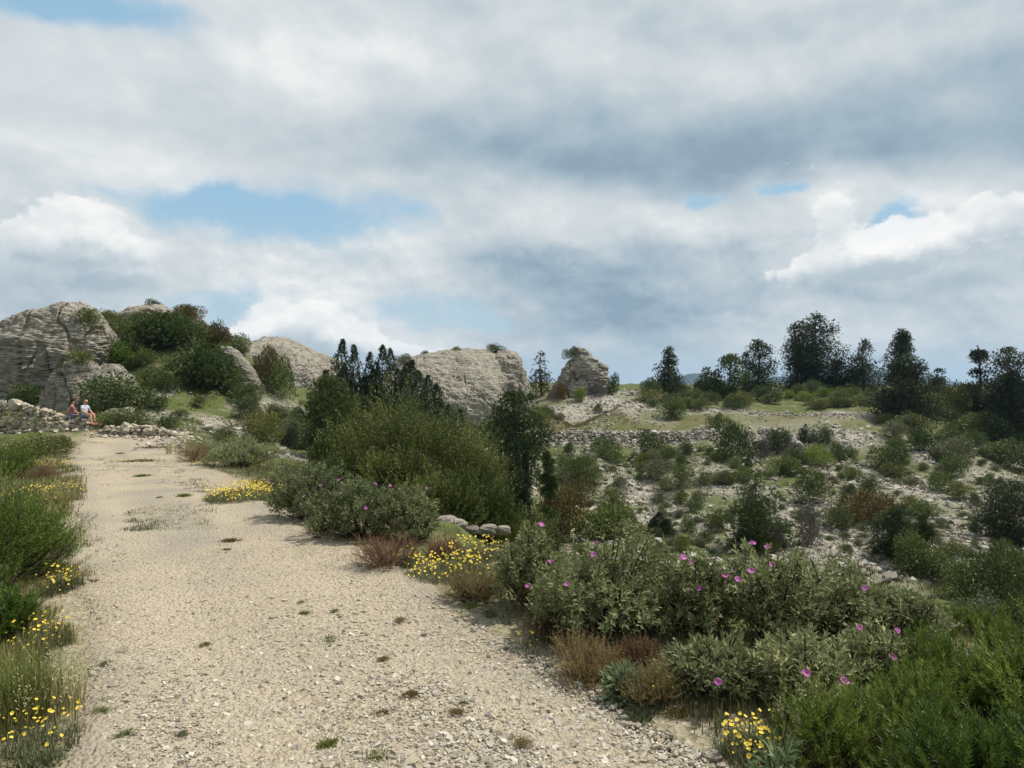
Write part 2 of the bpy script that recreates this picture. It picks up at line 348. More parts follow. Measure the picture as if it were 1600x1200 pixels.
# heaped white cumulus with crisp lit tops and grey undersides
CUM = [(118,356,60,30,1.),(58,384,40,26,.85),(172,390,40,22,.85),(496,505,44,30,1.),(545,530,40,22,.8),(418,510,36,24,1.),(365,520,34,16,.8),(610,545,56,16,.8),(690,560,70,12,.7),(1440,388,46,24,1.),(1385,405,44,22,.9),(1330,402,46,24,.9),(1288,335,34,36,.6),(1600,318,50,26,.7),(1515,350,26,18,.5),(1250,430,44,16,.6)]
def cumf(dy):
    s = total(.0, [(a, b + dy, c, d, e) for a, b, c, d, e in CUM])
    return s
pz0, pz1 = puff(wob), puff(shifted(wob, (.004, .016, 0)))
f0 = math_(nt, 'MULTIPLY_ADD', math_(nt, 'SUBTRACT', pz0, .62), 1.5, math_(nt, 'MULTIPLY_ADD', math_(nt, 'SUBTRACT', nF, .5), .9, cumf(0)))
f1 = cumf(13)
cm = mapr(nt, f0, .47, .66)
cb = math_(nt, 'MULTIPLY_ADD', math_(nt, 'SUBTRACT', cumf(0), f1), 1.1, .60)
cb = math_(nt, 'MULTIPLY_ADD', math_(nt, 'SUBTRACT', pz0, pz1), 1.5, cb)
cb = math_(nt, 'MULTIPLY_ADD', mapr(nt, f0, .95, .45), .12, cb)
ccol = ramp(nt, cb, ((.15, (.40, .48, .53)), (.45, (.55, .61, .64)), (.7, (.71, .735, .74)), (1, (.90, .89, .87))))
ccol = N(nt, 'ShaderNodeVectorMath', operation='SCALE', inp={0: ccol, 3: 10.0}).outputs[0]
fin = mixc(nt, math_(nt, 'MULTIPLY', cm, .85), fin, ccol)
fin = mixc(nt, mapr(nt, el, .07, -.01, 0, .6), fin, (4.9, 5.9, 6.6))
fin = mixc(nt, mapr(nt, el, -.02, -.0), (1.6, 1.7, 1.6), fin)
bg = N(nt, 'ShaderNodeBackground', inp={'Color': fin, 'Strength': .1}); wo = N(nt, 'ShaderNodeOutputWorld'); nt.links.new(bg.outputs[0], wo.inputs[0])

# ------------------------------------------------------------------ ground, path, gravel
def blobmask(x, y, lst):
    """union of soft ground patches given as (photo px, photo py, half-width px, half-depth m)."""
    out = np.zeros(len(x))
    for px, py, w, dep in lst:
        h = hit(px, py)
        if h is None: continue
        wx = w / F * h[1]
        out = np.maximum(out, np.exp(-(((x - h[0]) / wx) ** 2 + ((y - h[1]) / dep) ** 2)))
    return out
SCREE = [(960,630,85,5),(900,645,50,4),(1000,615,40,3),(1010,690,170,1.5),(1230,690,45,3),(1340,682,60,2.5),(1000,775,55,5),(1020,815,30,3),(1125,750,40,3),(1090,820,26,2),
         (1330,745,60,3),(1380,760,40,3),(1430,765,70,4),(1290,790,40,3),(1300,830,60,4),(1225,805,30,4),(1480,820,70,5),(1530,850,50,3),(1510,880,40,3),(1550,750,60,3),(1290,860,60,3),(1450,715,25,2),(1590,720,40,3),
         (300,655,60,2.0),(350,672,50,1.5),(245,615,20,2.5),(450,600,40,6),(440,640,35,3),(470,660,30,3),(560,690,40,4),(760,650,40,3),(450,712,26,1.6),(1150,642,70,1.5),(1320,648,60,1.2)]
MEADOW = [(900,664,70,2.5),(1000,661,80,2.5),(1100,657,80,2.5),(1230,655,90,2.5),(1330,657,60,2)]
def zones(x, y):
    q = np.stack([x, y], 1); r = np.hypot(x, y)
    s = blobmask(x, y, SCREE); nn = fbm(q, .28, 4, 51); s = np.clip(s * 1.15 + nn * .35 * (s > .02) , 0, 1)
    s = np.maximum(s, sstep(.35, .75, fbm(q, .16, 4, 58)) * .5 * sstep(20, 32, r) * (1 - sstep(66, 72, y)))
    g = blobmask(x, y, MEADOW)
    p = sstep(-1.1, .15, path_w(x, y) + fbm(q, .8, 3, 3) * .45)
    return s, g, p
gm, nt = newmat('stony_ground')
tc = N(nt, 'ShaderNodeTexCoord').outputs['Object']
sA, gA, pA = attr(nt, 'scree'), attr(nt, 'meadow'), attr(nt, 'path')
n1 = noise(nt, tc, .9, 6); n2 = noise(nt, tc, 6., 6, .6); n3 = noise(nt, tc, .25, 3)
vor = N(nt, 'ShaderNodeTexVoronoi', inp={'Vector': tc, 'Scale': 4.5, 'Randomness': 1.}); vcol = N(nt, 'ShaderNodeSeparateColor', inp={0: vor.outputs['Color']}).outputs[0]
vor2 = N(nt, 'ShaderNodeTexVoronoi', inp={'Vector': tc, 'Scale': 34., 'Randomness': 1.}); vcol2 = N(nt, 'ShaderNodeSeparateColor', inp={0: vor2.outputs['Color']}).outputs[0]
stone = ramp(nt, vcol, ((0, (.19, .18, .155)), (.4, (.30, .285, .25)), (.8, (.40, .385, .345)), (1, (.48, .465, .43))))
stone = mixc(nt, mapr(nt, n2, .35, .7), stone, (.29, .26, .215))
soil = ramp(nt, n2, ((.25, (.11, .095, .068)), (.5, (.19, .165, .12)), (.75, (.28, .245, .19))))
herb = ramp(nt, n2, ((.3, (.045, .06, .016)), (.55, (.085, .105, .03)), (.75, (.14, .145, .055))))
base = mixc(nt, mapr(nt, math_(nt, 'ADD', n1, math_(nt, 'MULTIPLY', math_(nt, 'SUBTRACT', n2, .5), .5)), .30, .47), soil, herb)
base = mixc(nt, gA, base, ramp(nt, n2, ((.3, (.07, .075, .026)), (.7, (.155, .145, .065)))))
base = mixc(nt, math_(nt, 'MULTIPLY', sA, mapr(nt, n2, .2, .55), clamp=True), base, stone)
gravel = ramp(nt, vcol2, ((0, (.19, .16, .115)), (.5, (.31, .265, .195)), (1, (.44, .395, .315))))
gravel = mixc(nt, mapr(nt, n1, .35, .68), gravel, (.335, .275, .19)); gravel = mixc(nt, mapr(nt, n2, .55, .8, 0, .5), gravel, (.36, .34, .30))
base = mixc(nt, pA, base, gravel)
hgt = math_(nt, 'MULTIPLY_ADD', vor2.outputs['Distance'], .35, math_(nt, 'MULTIPLY_ADD', vor.outputs['Distance'], math_(nt, 'MULTIPLY', sA, 1.6), n2))
finish(nt, base, .92, hgt, .8, .05, .15)

angs = np.r_[np.linspace(-180, -56, 60, endpoint=False), np.linspace(-56, 56, 620, endpoint=False), np.linspace(56, 180, 60, endpoint=False)] * math.pi / 180
rad = np.r_[np.exp(np.linspace(math.log(.3), math.log(130), 360)), np.exp(np.linspace(math.log(134), math.log(4200), 50))]
A, R = np.meshgrid(angs, rad); gx, gy = (R * np.sin(A)).ravel(), (R * np.cos(A)).ravel()
gz = H(gx, gy); na = len(angs); nr = len(rad)
mb = MB(); mb.add(np.stack([gx, gy, gz], 1), np.zeros((0, 4), int))
i = (np.arange(nr - 1)[:, None] * na); j = np.arange(na)[None]; j2 = (j + 1) % na
mb.f[-1] = np.stack([i + j, i + j2, i + na + j2, i + na + j], -1).reshape(-1, 4); mb.m[-1] = np.zeros(len(mb.f[-1]))
cz = float(gz[:na].mean()); mb.add([(0, 0, cz)], np.zeros((0, 3), int)); 
mb.f[-1] = np.stack([np.full(na, na * nr), np.arange(na), (np.arange(na) + 1) % na], 1)[:, [0, 2, 1]]; mb.m[-1] = np.zeros(na)
ground = mb.obj('ground', gm, None, True); tag(ground, kind='structure')
sv, gv, pv = zones(gx, gy); ex = np.hypot(gx, gy) > 4
for nm, v in (('scree', sv), ('meadow', gv), ('path', pv * .75)):
    at = ground.data.attributes.new(nm, 'FLOAT', 'POINT'); at.data.foreach_set('value', np.r_[v, 0].astype(np.float32))

def path_top(x, y, e, u):
    """height of the gravel surface: slightly domed, with two shallow wheel tracks."""
    q = np.stack([x, y], 1); z = H(x, y) + .02 * sstep(0, .25, e) - .025 * sstep(.12, 0, e) + (fbm(q, 3.5, 4, 90) * .008 + fbm(q, 14, 3, 91) * .004) * sstep(0, .3, e)
    return z - .012 * (np.exp(-((u - .27) / .1) ** 2) + np.exp(-((u - .72) / .1) ** 2))
pm_, nt = newmat('gravel_path')
tc = N(nt, 'ShaderNodeTexCoord').outputs['Object']
n1 = noise(nt, tc, .7, 5, .6); n2 = noise(nt, tc, 7., 6, .65); n3 = noise(nt, tc, 45., 4, .6)
va = N(nt, 'ShaderNodeTexVoronoi', inp={'Vector': tc, 'Scale': 30., 'Randomness': 1.}); vb = N(nt, 'ShaderNodeTexVoronoi', inp={'Vector': tc, 'Scale': 62., 'Randomness': 1.})
ca = N(nt, 'ShaderNodeSeparateColor', inp={0: va.outputs['Color']}).outputs[0]; cb = N(nt, 'ShaderNodeSeparateColor', inp={0: vb.outputs['Color']}).outputs[1]
c = ramp(nt, ca, ((0, (.24, .21, .16)), (.45, (.35, .31, .24)), (.8, (.44, .40, .325)), (1, (.52, .49, .43))))
c2 = ramp(nt, cb, ((0, (.25, .2, .135)), (.6, (.36, .3, .21)), (1, (.46, .41, .33))))
c = mixc(nt, .5, c, c2); c = mixc(nt, mapr(nt, n1, .42, .66, 0, .8), c, (.39, .34, .255)); n4 = noise(nt, tc, .33, 5, .7); c = mixc(nt, mapr(nt, n4, .42, .62, 0, .8), c, (.27, .255, .225)); trk = attr(nt, 'track'); c = mixc(nt, math_(nt, 'MULTIPLY', trk, mapr(nt, n1, .3, .6, .25, .7)), c, (.42, .37, .285)); c = mixc(nt, mapr(nt, n2, .58, .75, 0, .55), c, (.38, .36, .32))
c = mixc(nt, mapr(nt, n3, .6, .75, 0, .5), c, (.17, .14, .095)); wear = attr(nt, 'edge'); c = mixc(nt, wear, c, (.2, .165, .115)); c = mixc(nt, 1., c, (.985, .965, .93), 'MULTIPLY')
hg = math_(nt, 'ADD', math_(nt, 'MULTIPLY', va.outputs['Distance'], -1.), math_(nt, 'MULTIPLY_ADD', n3, .6, math_(nt, 'MULTIPLY', vb.outputs['Distance'], -.6)))
finish(nt, c, .95, hg, .7, .03, .12)
ys = np.exp(np.linspace(math.log(.8), math.log(33.0 + 6), 420)) - 6 + 0; ys = np.r_[np.linspace(-5, -.01, 25), np.exp(np.linspace(math.log(1.), math.log(33.), 380)) - 1]
us = np.linspace(0, 1, 56); Y, U = np.meshgrid(ys, us, indexing='ij')
wob = lambda s: np.stack([fbm(np.stack([Y[:, 0], Y[:, 0] * 0 + s], 1), .9, 4, 60 + s)], 1) * .22
L_ = np.interp(Y, YS, XL) + wob(1) ; R_ = np.interp(Y, YS, XR) + wob(2)
X = L_ + (R_ - L_) * U; e = np.minimum(U, 1 - U) * (R_ - L_); q = np.stack([X.ravel(), Y.ravel()], 1)
pz = path_top(X.ravel(), Y.ravel(), e.ravel(), U.ravel()).reshape(X.shape)
mb = MB(); nu = len(us); i = np.arange(len(ys) - 1)[:, None] * nu; j = np.arange(nu - 1)[None]
mb.add(np.stack([X.ravel(), Y.ravel(), pz.ravel()], 1), np.stack([i + j, i + j + 1, i + nu + j + 1, i + nu + j], -1).reshape(-1, 4))
path = mb.obj('gravel_path', pm_, None, True); tag(path, kind='structure')
at = path.data.attributes.new('track', 'FLOAT', 'POINT'); at.data.foreach_set('value', (np.exp(-((U - .26) / .13) ** 2) + np.exp(-((U - .7) / .13) ** 2)).ravel().astype(np.float32))
at = path.data.attributes.new('edge', 'FLOAT', 'POINT'); at.data.foreach_set('value', (np.clip(sstep(.35, 0, e) * .6, 0, 1) * (.6 + .4 * fbm(q, 2.5, 3, 95).reshape(X.shape))).ravel().astype(np.float32))

lime, nt = newmat('limestone_chips')
t = attr(nt, 'tint'); tc = N(nt, 'ShaderNodeTexCoord').outputs['Object']; n2 = noise(nt, tc, 60., 3)
c = ramp(nt, t, ((0, (.22, .195, .155)), (.3, (.34, .30, .23)), (.5, (.36, .345, .31)), (.7, (.42, .375, .295)), (.92, (.49, .455, .385)), (1, (.55, .525, .475))))
finish(nt, mixc(nt, mapr(nt, n2, .4, .7, 0, .5), c, (.3, .255, .185)), .9, spec=.15)
lime_far, nt = newmat('scree_limestone')
t = attr(nt, 'tint'); tc = N(nt, 'ShaderNodeTexCoord').outputs['Object']; n2 = noise(nt, tc, 9., 4)
c = ramp(nt, t, ((0, (.19, .17, .14)), (.4, (.30, .275, .235)), (.8, (.39, .365, .32)), (1, (.48, .46, .42))))
finish(nt, mixc(nt, mapr(nt, n2, .45, .7, 0, .6), c, (.2, .18, .15)), .92, n2, .5, .03, .15)
wallstone, nt = newmat('wall_limestone')
t = attr(nt, 'tint'); tc = N(nt, 'ShaderNodeTexCoord').outputs['Object']; n2 = noise(nt, tc, 9., 4)
c = ramp(nt, t, ((0, (.17, .145, .115)), (.35, (.33, .29, .225)), (.75, (.45, .4, .315)), (1, (.56, .52, .44))))
finish(nt, mixc(nt, mapr(nt, n2, .45, .7, 0, .5), c, (.29, .26, .21)), .92, n2, .5, .03, .15)

def screen_scatter(n, x0, x1, y0, y1, pw=1.0):
    """ground points spread evenly over the view (denser near the camera)."""
    px = rng.uniform(x0, x1, n); py = y0 + (y1 - y0) * rng.uniform(0, 1, n) ** pw
    d = CAMZ / np.maximum((py - 600) / F, 1e-3)
    for _ in range(6):
        x = (px - 800) / F * d; z = H(x, d, False); d = .5 * d + .5 * (CAMZ - z) / ((py - 600) / F)
    return (px - 800) / F * d, d
def gravel(n, y0, y1, smin, smax, rich, pw=1., side=False):
    x, y = screen_scatter(n, -60, 1400, y0, y1, pw); w = path_w(x, y) + rng.normal(size=n) * .18
    if side: w = np.where(rng.uniform(size=n) < .15 + .85 * sstep(.9, .1, (np.interp(y, YS, XR) - x) / (np.interp(y, YS, XR) - np.interp(y, YS, XL))), w, -9)
    k = (w > -.35) & ((w > 0) | (rng.uniform(size=n) < .5)); x, y = x[k], y[k]
    l, r = np.interp(y, YS, XL), np.interp(y, YS, XR); u = np.clip((x - l) / (r - l), 0, 1); z = path_top(x, y, np.minimum(u, 1 - u) * (r - l), u)
    s = np.exp(rng.normal(math.log(smin), .45, len(x))); s = np.clip(s, smin * .5, smax)
    stones(mb, np.stack([x, y, z + s * .05], 1), s, .5, .35, .2, rich)
mb = MB(); gravel(56000, 690, 1290, .0048, .013, False); gravel(12000, 930, 1290, .0085, .019, False, .8, True); gravel(60, 740, 1230, .018, .032, True)
tag(mb.obj('gravel', lime), kind='stuff')
# stones over the scree patches
mb = MB()
P = []
for px, py, w, dep in SCREE:
    h = hit(px, py)
    if h is None: continue
    wx = w / F * h[1]; n = int(min(1500, 26 * wx * dep))
    P.append(np.stack([h[0] + rng.normal(size=n) * wx * .62, h[1] + rng.normal(size=n) * dep * .62], 1))
x, y = screen_scatter(5000, 820, 1600, 660, 900); P.append(np.stack([x, y], 1)[(y > 24) & (y < 80)])
x, y = screen_scatter(900, 200, 560, 640, 720); P.append(np.stack([x, y], 1)[(y > 24) & (y < 80)])
P = np.concatenate(P); s = np.clip(np.exp(rng.normal(math.log(.075), .5, len(P))), .035, .32)
stones(mb, np.c_[P, H(P[:, 0], P[:, 1]) + s * .15], s, .55, .4, .2, False)
tag(mb.obj('scree_stones', lime_far), kind='stuff')

# distant blue hills, beyond the plateau
hm, nt = newmat('far_hill'); tc = N(nt, 'ShaderNodeTexCoord').outputs['Object']
n1 = noise(nt, tc, .012, 6, .6); c = ramp(nt, n1, ((.35, (.02, .03, .022)), (.6, (.04, .05, .035)), (.75, (.16, .15, .14)))); finish(nt, c, .95)
def far_hill(pts, d, dep, seed):
    px = np.linspace(pts[0][0], pts[-1][0], 160); py = np.interp(px, [p[0] for p in pts], [p[1] for p in pts]); x = (px - 800) / F * d
    top = zpy(py, d) + fbm(np.stack([px, px * 0], 1), .06, 3, seed) * 7; v = np.linspace(-1, 1, 40)
    Xg, V = np.meshgrid(x, v, indexing='ij'); b = -110.
    Zg = b + (top[:, None] - b) * (1 - np.abs(V) ** 1.4); Yg = d + V * dep
    qq = np.stack([Xg.ravel(), Yg.ravel()], 1); Zg = Zg + (fbm(qq, .006, 4, seed + 3) * 16 * (1 - (1 - np.abs(V)) ** 4).ravel()).reshape(Zg.shape)
    m = MB(); nv = len(v); i = np.arange(len(x) - 1)[:, None] * nv; j = np.arange(nv - 1)[None]
    m.add(np.stack([Xg.ravel(), Yg.ravel(), Zg.ravel()], 1), np.stack([i + j, i + nv + j, i + nv + j + 1, i + j + 1], -1).reshape(-1, 4))
    tag(m.obj('distant_hills', hm, None, True), kind='structure')
far_hill([(900,612),(1000,600),(1050,590),(1075,584),(1095,584),(1130,592),(1180,594),(1215,590),(1260,596),(1330,600),(1420,612)], 2600, 420, 5)
far_hill([(1230,612),(1290,586),(1320,577),(1350,578),(1385,575),(1420,578),(1440,584),(1500,598),(1580,604),(1700,615)], 2800, 420, 8)
# ------------------------------------------------------------------ plant materials (real leaf colours)
M_cistus = foliage_mat('rockrose_leaf', (0.055, 0.07, 0.026), (0.145, 0.17, 0.072), (0.3, 0.325, 0.165), .6, .22)
M_rosem = foliage_mat('rosemary_leaf', (0.022, 0.042, 0.006), (0.066, 0.108, 0.014), (0.19, 0.25, 0.045), .5, .28)
M_green = foliage_mat('fresh_green_leaf', (.04, .062, .013), (.088, .122, .028), (.175, .21, .062), .6, .22)
M_broom = foliage_mat('broom_leaf', (0.026, 0.04, 0.008), (0.066, 0.088, 0.018), (0.165, 0.18, 0.042), .55, .25)
M_oak = foliage_mat('kermes_oak_leaf', (0.028, 0.046, 0.011), (0.064, 0.094, 0.022), (0.135, 0.168, 0.05), .5, .15)
M_olive = foliage_mat('olive_green_leaf', (0.05, 0.062, 0.013), (0.112, 0.13, 0.03), (0.2, 0.215, 0.06), .6, .2)
M_lime = foliage_mat('yellow_green_leaf', (0.054, 0.081, 0.0108), (0.1148, 0.1688, 0.0216), (0.216, 0.27, 0.0405), .6, .3)
M_orange = foliage_mat('orange_brown_leaf', (.045, .036, .011), (.105, .078, .02), (.18, .13, .035), .6, .2)
M_heath = foliage_mat('rust_brown_leaf', (.065, .038, .02), (.15, .088, .046), (.23, .155, .09), .7, .2)
M_heathg = foliage_mat('mixed_heath_leaf', (0.075, 0.051, 0.021), (0.1575, 0.1275, 0.048), (0.285, 0.195, 0.09), .7, .2)
M_grey = foliage_mat('grey_twig', (0.066, 0.06, 0.054), (0.126, 0.114, 0.102), (0.204, 0.186, 0.168), .8, .05)
M_greyg = foliage_mat('grey_green_leaf', (0.06, 0.07, 0.034), (0.125, 0.14, 0.07), (0.23, 0.245, 0.14), .65, .2)
M_pine = foliage_mat('pine_needles', (0.02, 0.031, 0.012), (0.05, 0.067, 0.024), (0.11, 0.13, 0.046), .5, .15)
M_pineg = foliage_mat('young_pine_needles', (0.032, 0.0544, 0.0144), (0.0736, 0.1088, 0.0288), (0.16, 0.2, 0.056), .5, .2)
M_jun = foliage_mat('juniper_scales', (0.018, 0.03, 0.014), (0.042, 0.064, 0.03), (0.095, 0.125, 0.055), .5, .1)
M_sage = foliage_mat('sage_leaf', (.11, .15, .07), (.19, .25, .12), (.31, .38, .22), .65, .25)
M_grassg = foliage_mat('grass_blade', (0.055, 0.077, 0.0154), (0.1155, 0.154, 0.0308), (0.253, 0.264, 0.0825), .6, .3)
M_grassd = foliage_mat('dry_grass_blade', (0.11, 0.1, 0.035), (0.22, 0.2, 0.075), (0.38, 0.34, 0.17), .7, .3)
M_pale = foliage_mat('pale_seed_head', (0.2, 0.2, 0.09), (0.32, 0.31, 0.15), (0.46, 0.44, 0.26), .7, .3)
M_bark = plain_mat('grey_bark', (.10, .085, .07), (.055, .045, .035), .9, 30)
M_twig = plain_mat('brown_twig', (.085, .06, .04), (.045, .032, .022), .9, 40)
M_pink = plain_mat('pink_petal', (.34, .075, .28), (.44, .14, .38), .6, 30)
M_yel = plain_mat('yellow_petal', (.64, .46, .03), (.72, .58, .10), .6, 60)
M_yeld = plain_mat('flower_centre', (.62, .36, .01), (.7, .45, .02), .7, 60)
M_white = plain_mat('cream_flower', (.55, .54, .4), (.45, .46, .3), .7, 60)

def lobes_pts(c, r, n, shell=.5):
    """points in a union of spheres c (k,3), r (k,), biased to their outsides; also outward directions."""
    w = r ** 2; k = rng.choice(len(r), n, p=w / w.sum()); d = rdir(n); u = shell + (1 - shell) * rng.uniform(0, 1, n) ** .6
    u = np.where(rng.uniform(size=n) < .22, rng.uniform(.1, 1, n), u)
    return c[k] + d * (r[k] * u)[:, None], d, k
def clump_tint(n, k, base=.5, var=.16, cl=None):
    cl = rng.normal(size=int(k.max()) + 1) * .13 if cl is None else cl
    return np.clip(base + cl[k] + rng.normal(size=n) * var, 0, 1)

def bush_mesh(name, w, h, n, L, ww, mat, lob=11, up=.5, twig=True, ragged=.25, shell=.55, tint=.45, dead=0.):
    """rounded shrub: leaves on several uneven lobes."""
    mb = MB(); a = rng.uniform(0, 6.28, lob); rr = np.sqrt(rng.uniform(0, 1, lob)) * .33 * w
    r = rng.uniform(.16, .27, lob) * min(w, h * 1.6); zz = h * (.3 + .42 * rng.uniform(0, 1, lob)) * (1 - .45 * (rr / (.33 * w)) ** 2)
    c = np.stack([np.cos(a) * rr, np.sin(a) * rr, zz], 1)
    P, D, k = lobes_pts(c, r, n, shell); P[:, :2] *= (w * .5) / (np.percentile(np.abs(P[:, :2]), 98) + 1e-6); P[:, 2] *= h / np.percentile(P[:, 2], 98.5)
    P += rng.normal(size=P.shape) * ragged * L; P[:, 2] = np.abs(P[:, 2] - .0)
    t = clump_tint(n, k, tint)
    leaves(mb, P, D + [0, 0, up] + rdir(n) * .7, L * rng.uniform(.6, 1.3, n), ww * rng.uniform(.7, 1.3, n), t)
    # a few stray shoots break the outline
    ns = 26; S0, SD, sk = lobes_pts(c, r, ns, .9); 
    for p, d in zip(S0, SD):
        p = p * [1, 1, 1]; d = nrm(d + [0, 0, .9]); m = 7; q = p + d * np.linspace(0, .16 * h + L, m)[:, None]
        leaves(mb, q, d + rdir(m) * .8, L * .9, ww, np.clip(tint + .15 + rng.normal(size=m) * .1, 0, 1))
    return mb.mesh(name, mat)

def stems_mb(mb, tips, rad=.006, base_r=.06, bend=.25, k=4, tint=.5, lean=0.):
    for t in tips:
        b = np.array([rng.normal() * base_r, rng.normal() * base_r, -.03]); s = np.linspace(0, 1, 5)[:, None]
        mid = (b + t) / 2 + np.array([*(rng.normal(size=2) * bend * np.linalg.norm(t[:2] - b[:2] + .05)), .1 * t[2]])
        p = (1 - s) ** 2 * b + 2 * s * (1 - s) * mid + s ** 2 * t
        tube(mb, p, rad * np.linspace(1.3, .45, 5), k, tint)

def cistus(name, label, loc, w, h, ntips=None, L=.045, nfl=0, group=None, air=0., tint=.5, mat=None, seed=None, fl=None, cat='shrub', lw=.34, brown=.06):
    """rockrose: forked stems, each twig ending in a rosette of grey-green leaves; big pink flowers."""
    t = thing(name, label, cat, loc, group, 0)
    ntips = ntips or int(620 * (w * h / .6) ** .85)
    d = rdir(ntips); d[:, 2] = np.abs(d[:, 2]) * 1.0 - .22; d = nrm(d)
    nz = 1 + .34 * fbm(d * 1.0 + [0, 0, w * 91 + h * 37 + loc[0]], 1.9, 2, 7)
    u = np.where(rng.uniform(size=ntips) < .72, rng.uniform(.8, 1.02, ntips), rng.uniform(.35, .8, ntips))
    T = d * (u * nz)[:, None] * [w / 2, w / 2 * .9, h * .62] + [0, 0, h * .40]
    T[:, 2] = np.maximum(T[:, 2], .05 * h + air * h * rng.uniform(.6, 1.1, ntips)); T[:, 2] *= h / max(T[:, 2].max(), .01)
    td = nrm(d * [1, 1, .5] + [0, 0, .75] + rng.normal(size=d.shape) * .38)
    nl = 13; a = np.linspace(0, 1, nl); P = T[:, None] - td[:, None] * (a * .105 * (L / .045))[None, :, None]
    ang = np.radians(22 + 58 * a) + rng.normal(size=(ntips, nl)) * .2
    ref = nrm(np.cross(td, rng.normal(size=td.shape))); ref2 = np.cross(td, ref); ph = np.arange(nl) * 2.4 + rng.uniform(0, 6, ntips)[:, None]
    side = ref[:, None] * np.cos(ph)[..., None] + ref2[:, None] * np.sin(ph)[..., None]
    D = td[:, None] * np.cos(ang)[..., None] + side * np.sin(ang)[..., None]
    cl = fbm(T, 5., 2, 3) * .16
    tt = np.clip(tint + cl[:, None] + .12 * (1 - a)[None] - .02 + rng.normal(size=(ntips, nl)) * .13, 0, 1)
    mb = MB(); LL = L * (.55 + .6 * np.sin(np.pi * np.clip(a * .8 + .12, 0, 1)))[None] * rng.uniform(.8, 1.2, (ntips, 1))
    leaves(mb, P.reshape(-1, 3), D.reshape(-1, 3), LL.ravel(), LL.ravel() * lw, tt.ravel(), .16, .06, up=td.repeat(nl, 0) * 1.4)
    mb.obj('leaves', mat or M_cistus, t)
    mb = MB(); k = rng.choice(ntips, min(ntips, int(70 + 60 * air)), replace=False); T2 = T[k].copy(); T2[::6] *= rng.uniform(1.02, 1.14); stems_mb(mb, T2, .006, .0)
    mb.obj('stems', M_twig, t, True)
    if brown:
        nb = int(ntips * brown * 6); mb = MB(); p = rdir(nb) * [w * .36, w * .36, h * .25] + [0, 0, h * .28]; p[:, 2] = np.abs(p[:, 2])
        leaves(mb, p, rdir(nb) + [0, 0, -.5], L * .8, L * .3, rng.uniform(.1, .6, nb)); mb.obj('withered_leaves', M_heathg, t)
    # blooms sit on twig tips facing the sun and the path
    cand = np.nonzero((u > .85) & (d[:, 2] > -.02) & (T[:, 1] < .25 * w))[0]
    for q in (rng.choice(cand, min(nfl, len(cand)), replace=False) if nfl else []):
        o = link('flower', FLOWERS[rng.integers(len(FLOWERS))], t, T[q] + td[q] * .03)
        dv = Vector(nrm(td[q] * .8 + np.array([rng.normal() * .3, -.55, .25]))); o.rotation_euler = dv.to_track_quat('Z', 'Y').to_euler(); s = rng.uniform(.8, 1.15); o.scale = (s, s, s * rng.uniform(.8, 1.6))
    return t
def flower_mesh(name, R, npet, mat, mat2, cup=.35, wid=1.0):
    mb = MB(); 
    for k in range(npet):
        a = k / npet * 6.283 + rng.normal() * .08; ca, sa = math.cos(a), math.sin(a); w = R * .95 * math.sin(math.pi / npet) * 1.25 * wid
        rows = []
        R2 = R * rng.uniform(.82, 1.12); tz = rng.normal() * .28
        for s, ww, z in ((.06, .15, 0), (.45, .8, .12 + tz * .3), (.8, 1.0, .3 + tz * .7 + rng.normal() * .1), (1.0, .55, .36 + tz + rng.normal() * .14)):
            for sd in (-1, 1):
                x, y = s * R2, sd * w * ww; rows.append((ca * x - sa * y, sa * x + ca * y, z * cup * R + (k % 2) * .0015 + rng.normal() * .06 * R * s))
        mb.add(rows, [(0, 2, 3, 1), (2, 4, 5, 3), (4, 6, 7, 5)], .5, 0)
    p = rdir(16); p[:, 2] = np.abs(p[:, 2]); leaves(mb, p * R * .02, p, R * .2, R * .09, .5, mi=1)
    return mb.mesh(name, [mat, mat2])
FLOWERS = [flower_mesh('rockrose_bloom', .018, 5, M_pink, M_yel, .8, .9) for _ in range(4)]

def shoots(mb, B, Dr, Ln, nper, L, ww, curve=.35, tint=.5, ang0=25, ang1=55, tipb=.30):
    """upright shoots clothed in narrow leaves (rosemary, broom, heath)."""
    n = len(B); s = np.linspace(.08, 1, nper)
    Dr = nrm(Dr); up = np.array([0, 0, 1.0])
    side = nrm(rng.normal(size=(n, 3)) * [1, 1, .2])
    P = B[:, None] + Dr[:, None] * (s[None] * Ln[:, None])[..., None] + (up * curve * (s ** 2)[:, None])[None] * Ln[:, None, None] * .5 + side[:, None] * (np.sin(s * 3)[None, :, None] * Ln[:, None, None] * .05)
    T = nrm(Dr[:, None] + up * curve * s[None, :, None])
    ph = np.arange(nper) * 2.4 + rng.uniform(0, 6, n)[:, None]; r1 = nrm(np.cross(T, side[:, None] + .01)); r2 = np.cross(T, r1)
    a = np.radians(ang1 + (ang0 - ang1) * s)[None, :, None]
    D = T * np.cos(a) + (r1 * np.cos(ph)[..., None] + r2 * np.sin(ph)[..., None]) * np.sin(a)
    tt = np.clip(tint + tipb * (s - .5)[None] + rng.normal(size=(n, 1)) * .1 + rng.normal(size=(n, nper)) * .09, 0, 1)
    leaves(mb, P.reshape(-1, 3), D.reshape(-1, 3), np.full(n * nper, L) * rng.uniform(.7, 1.2, n * nper), ww, tt.ravel(), .1)
    return P
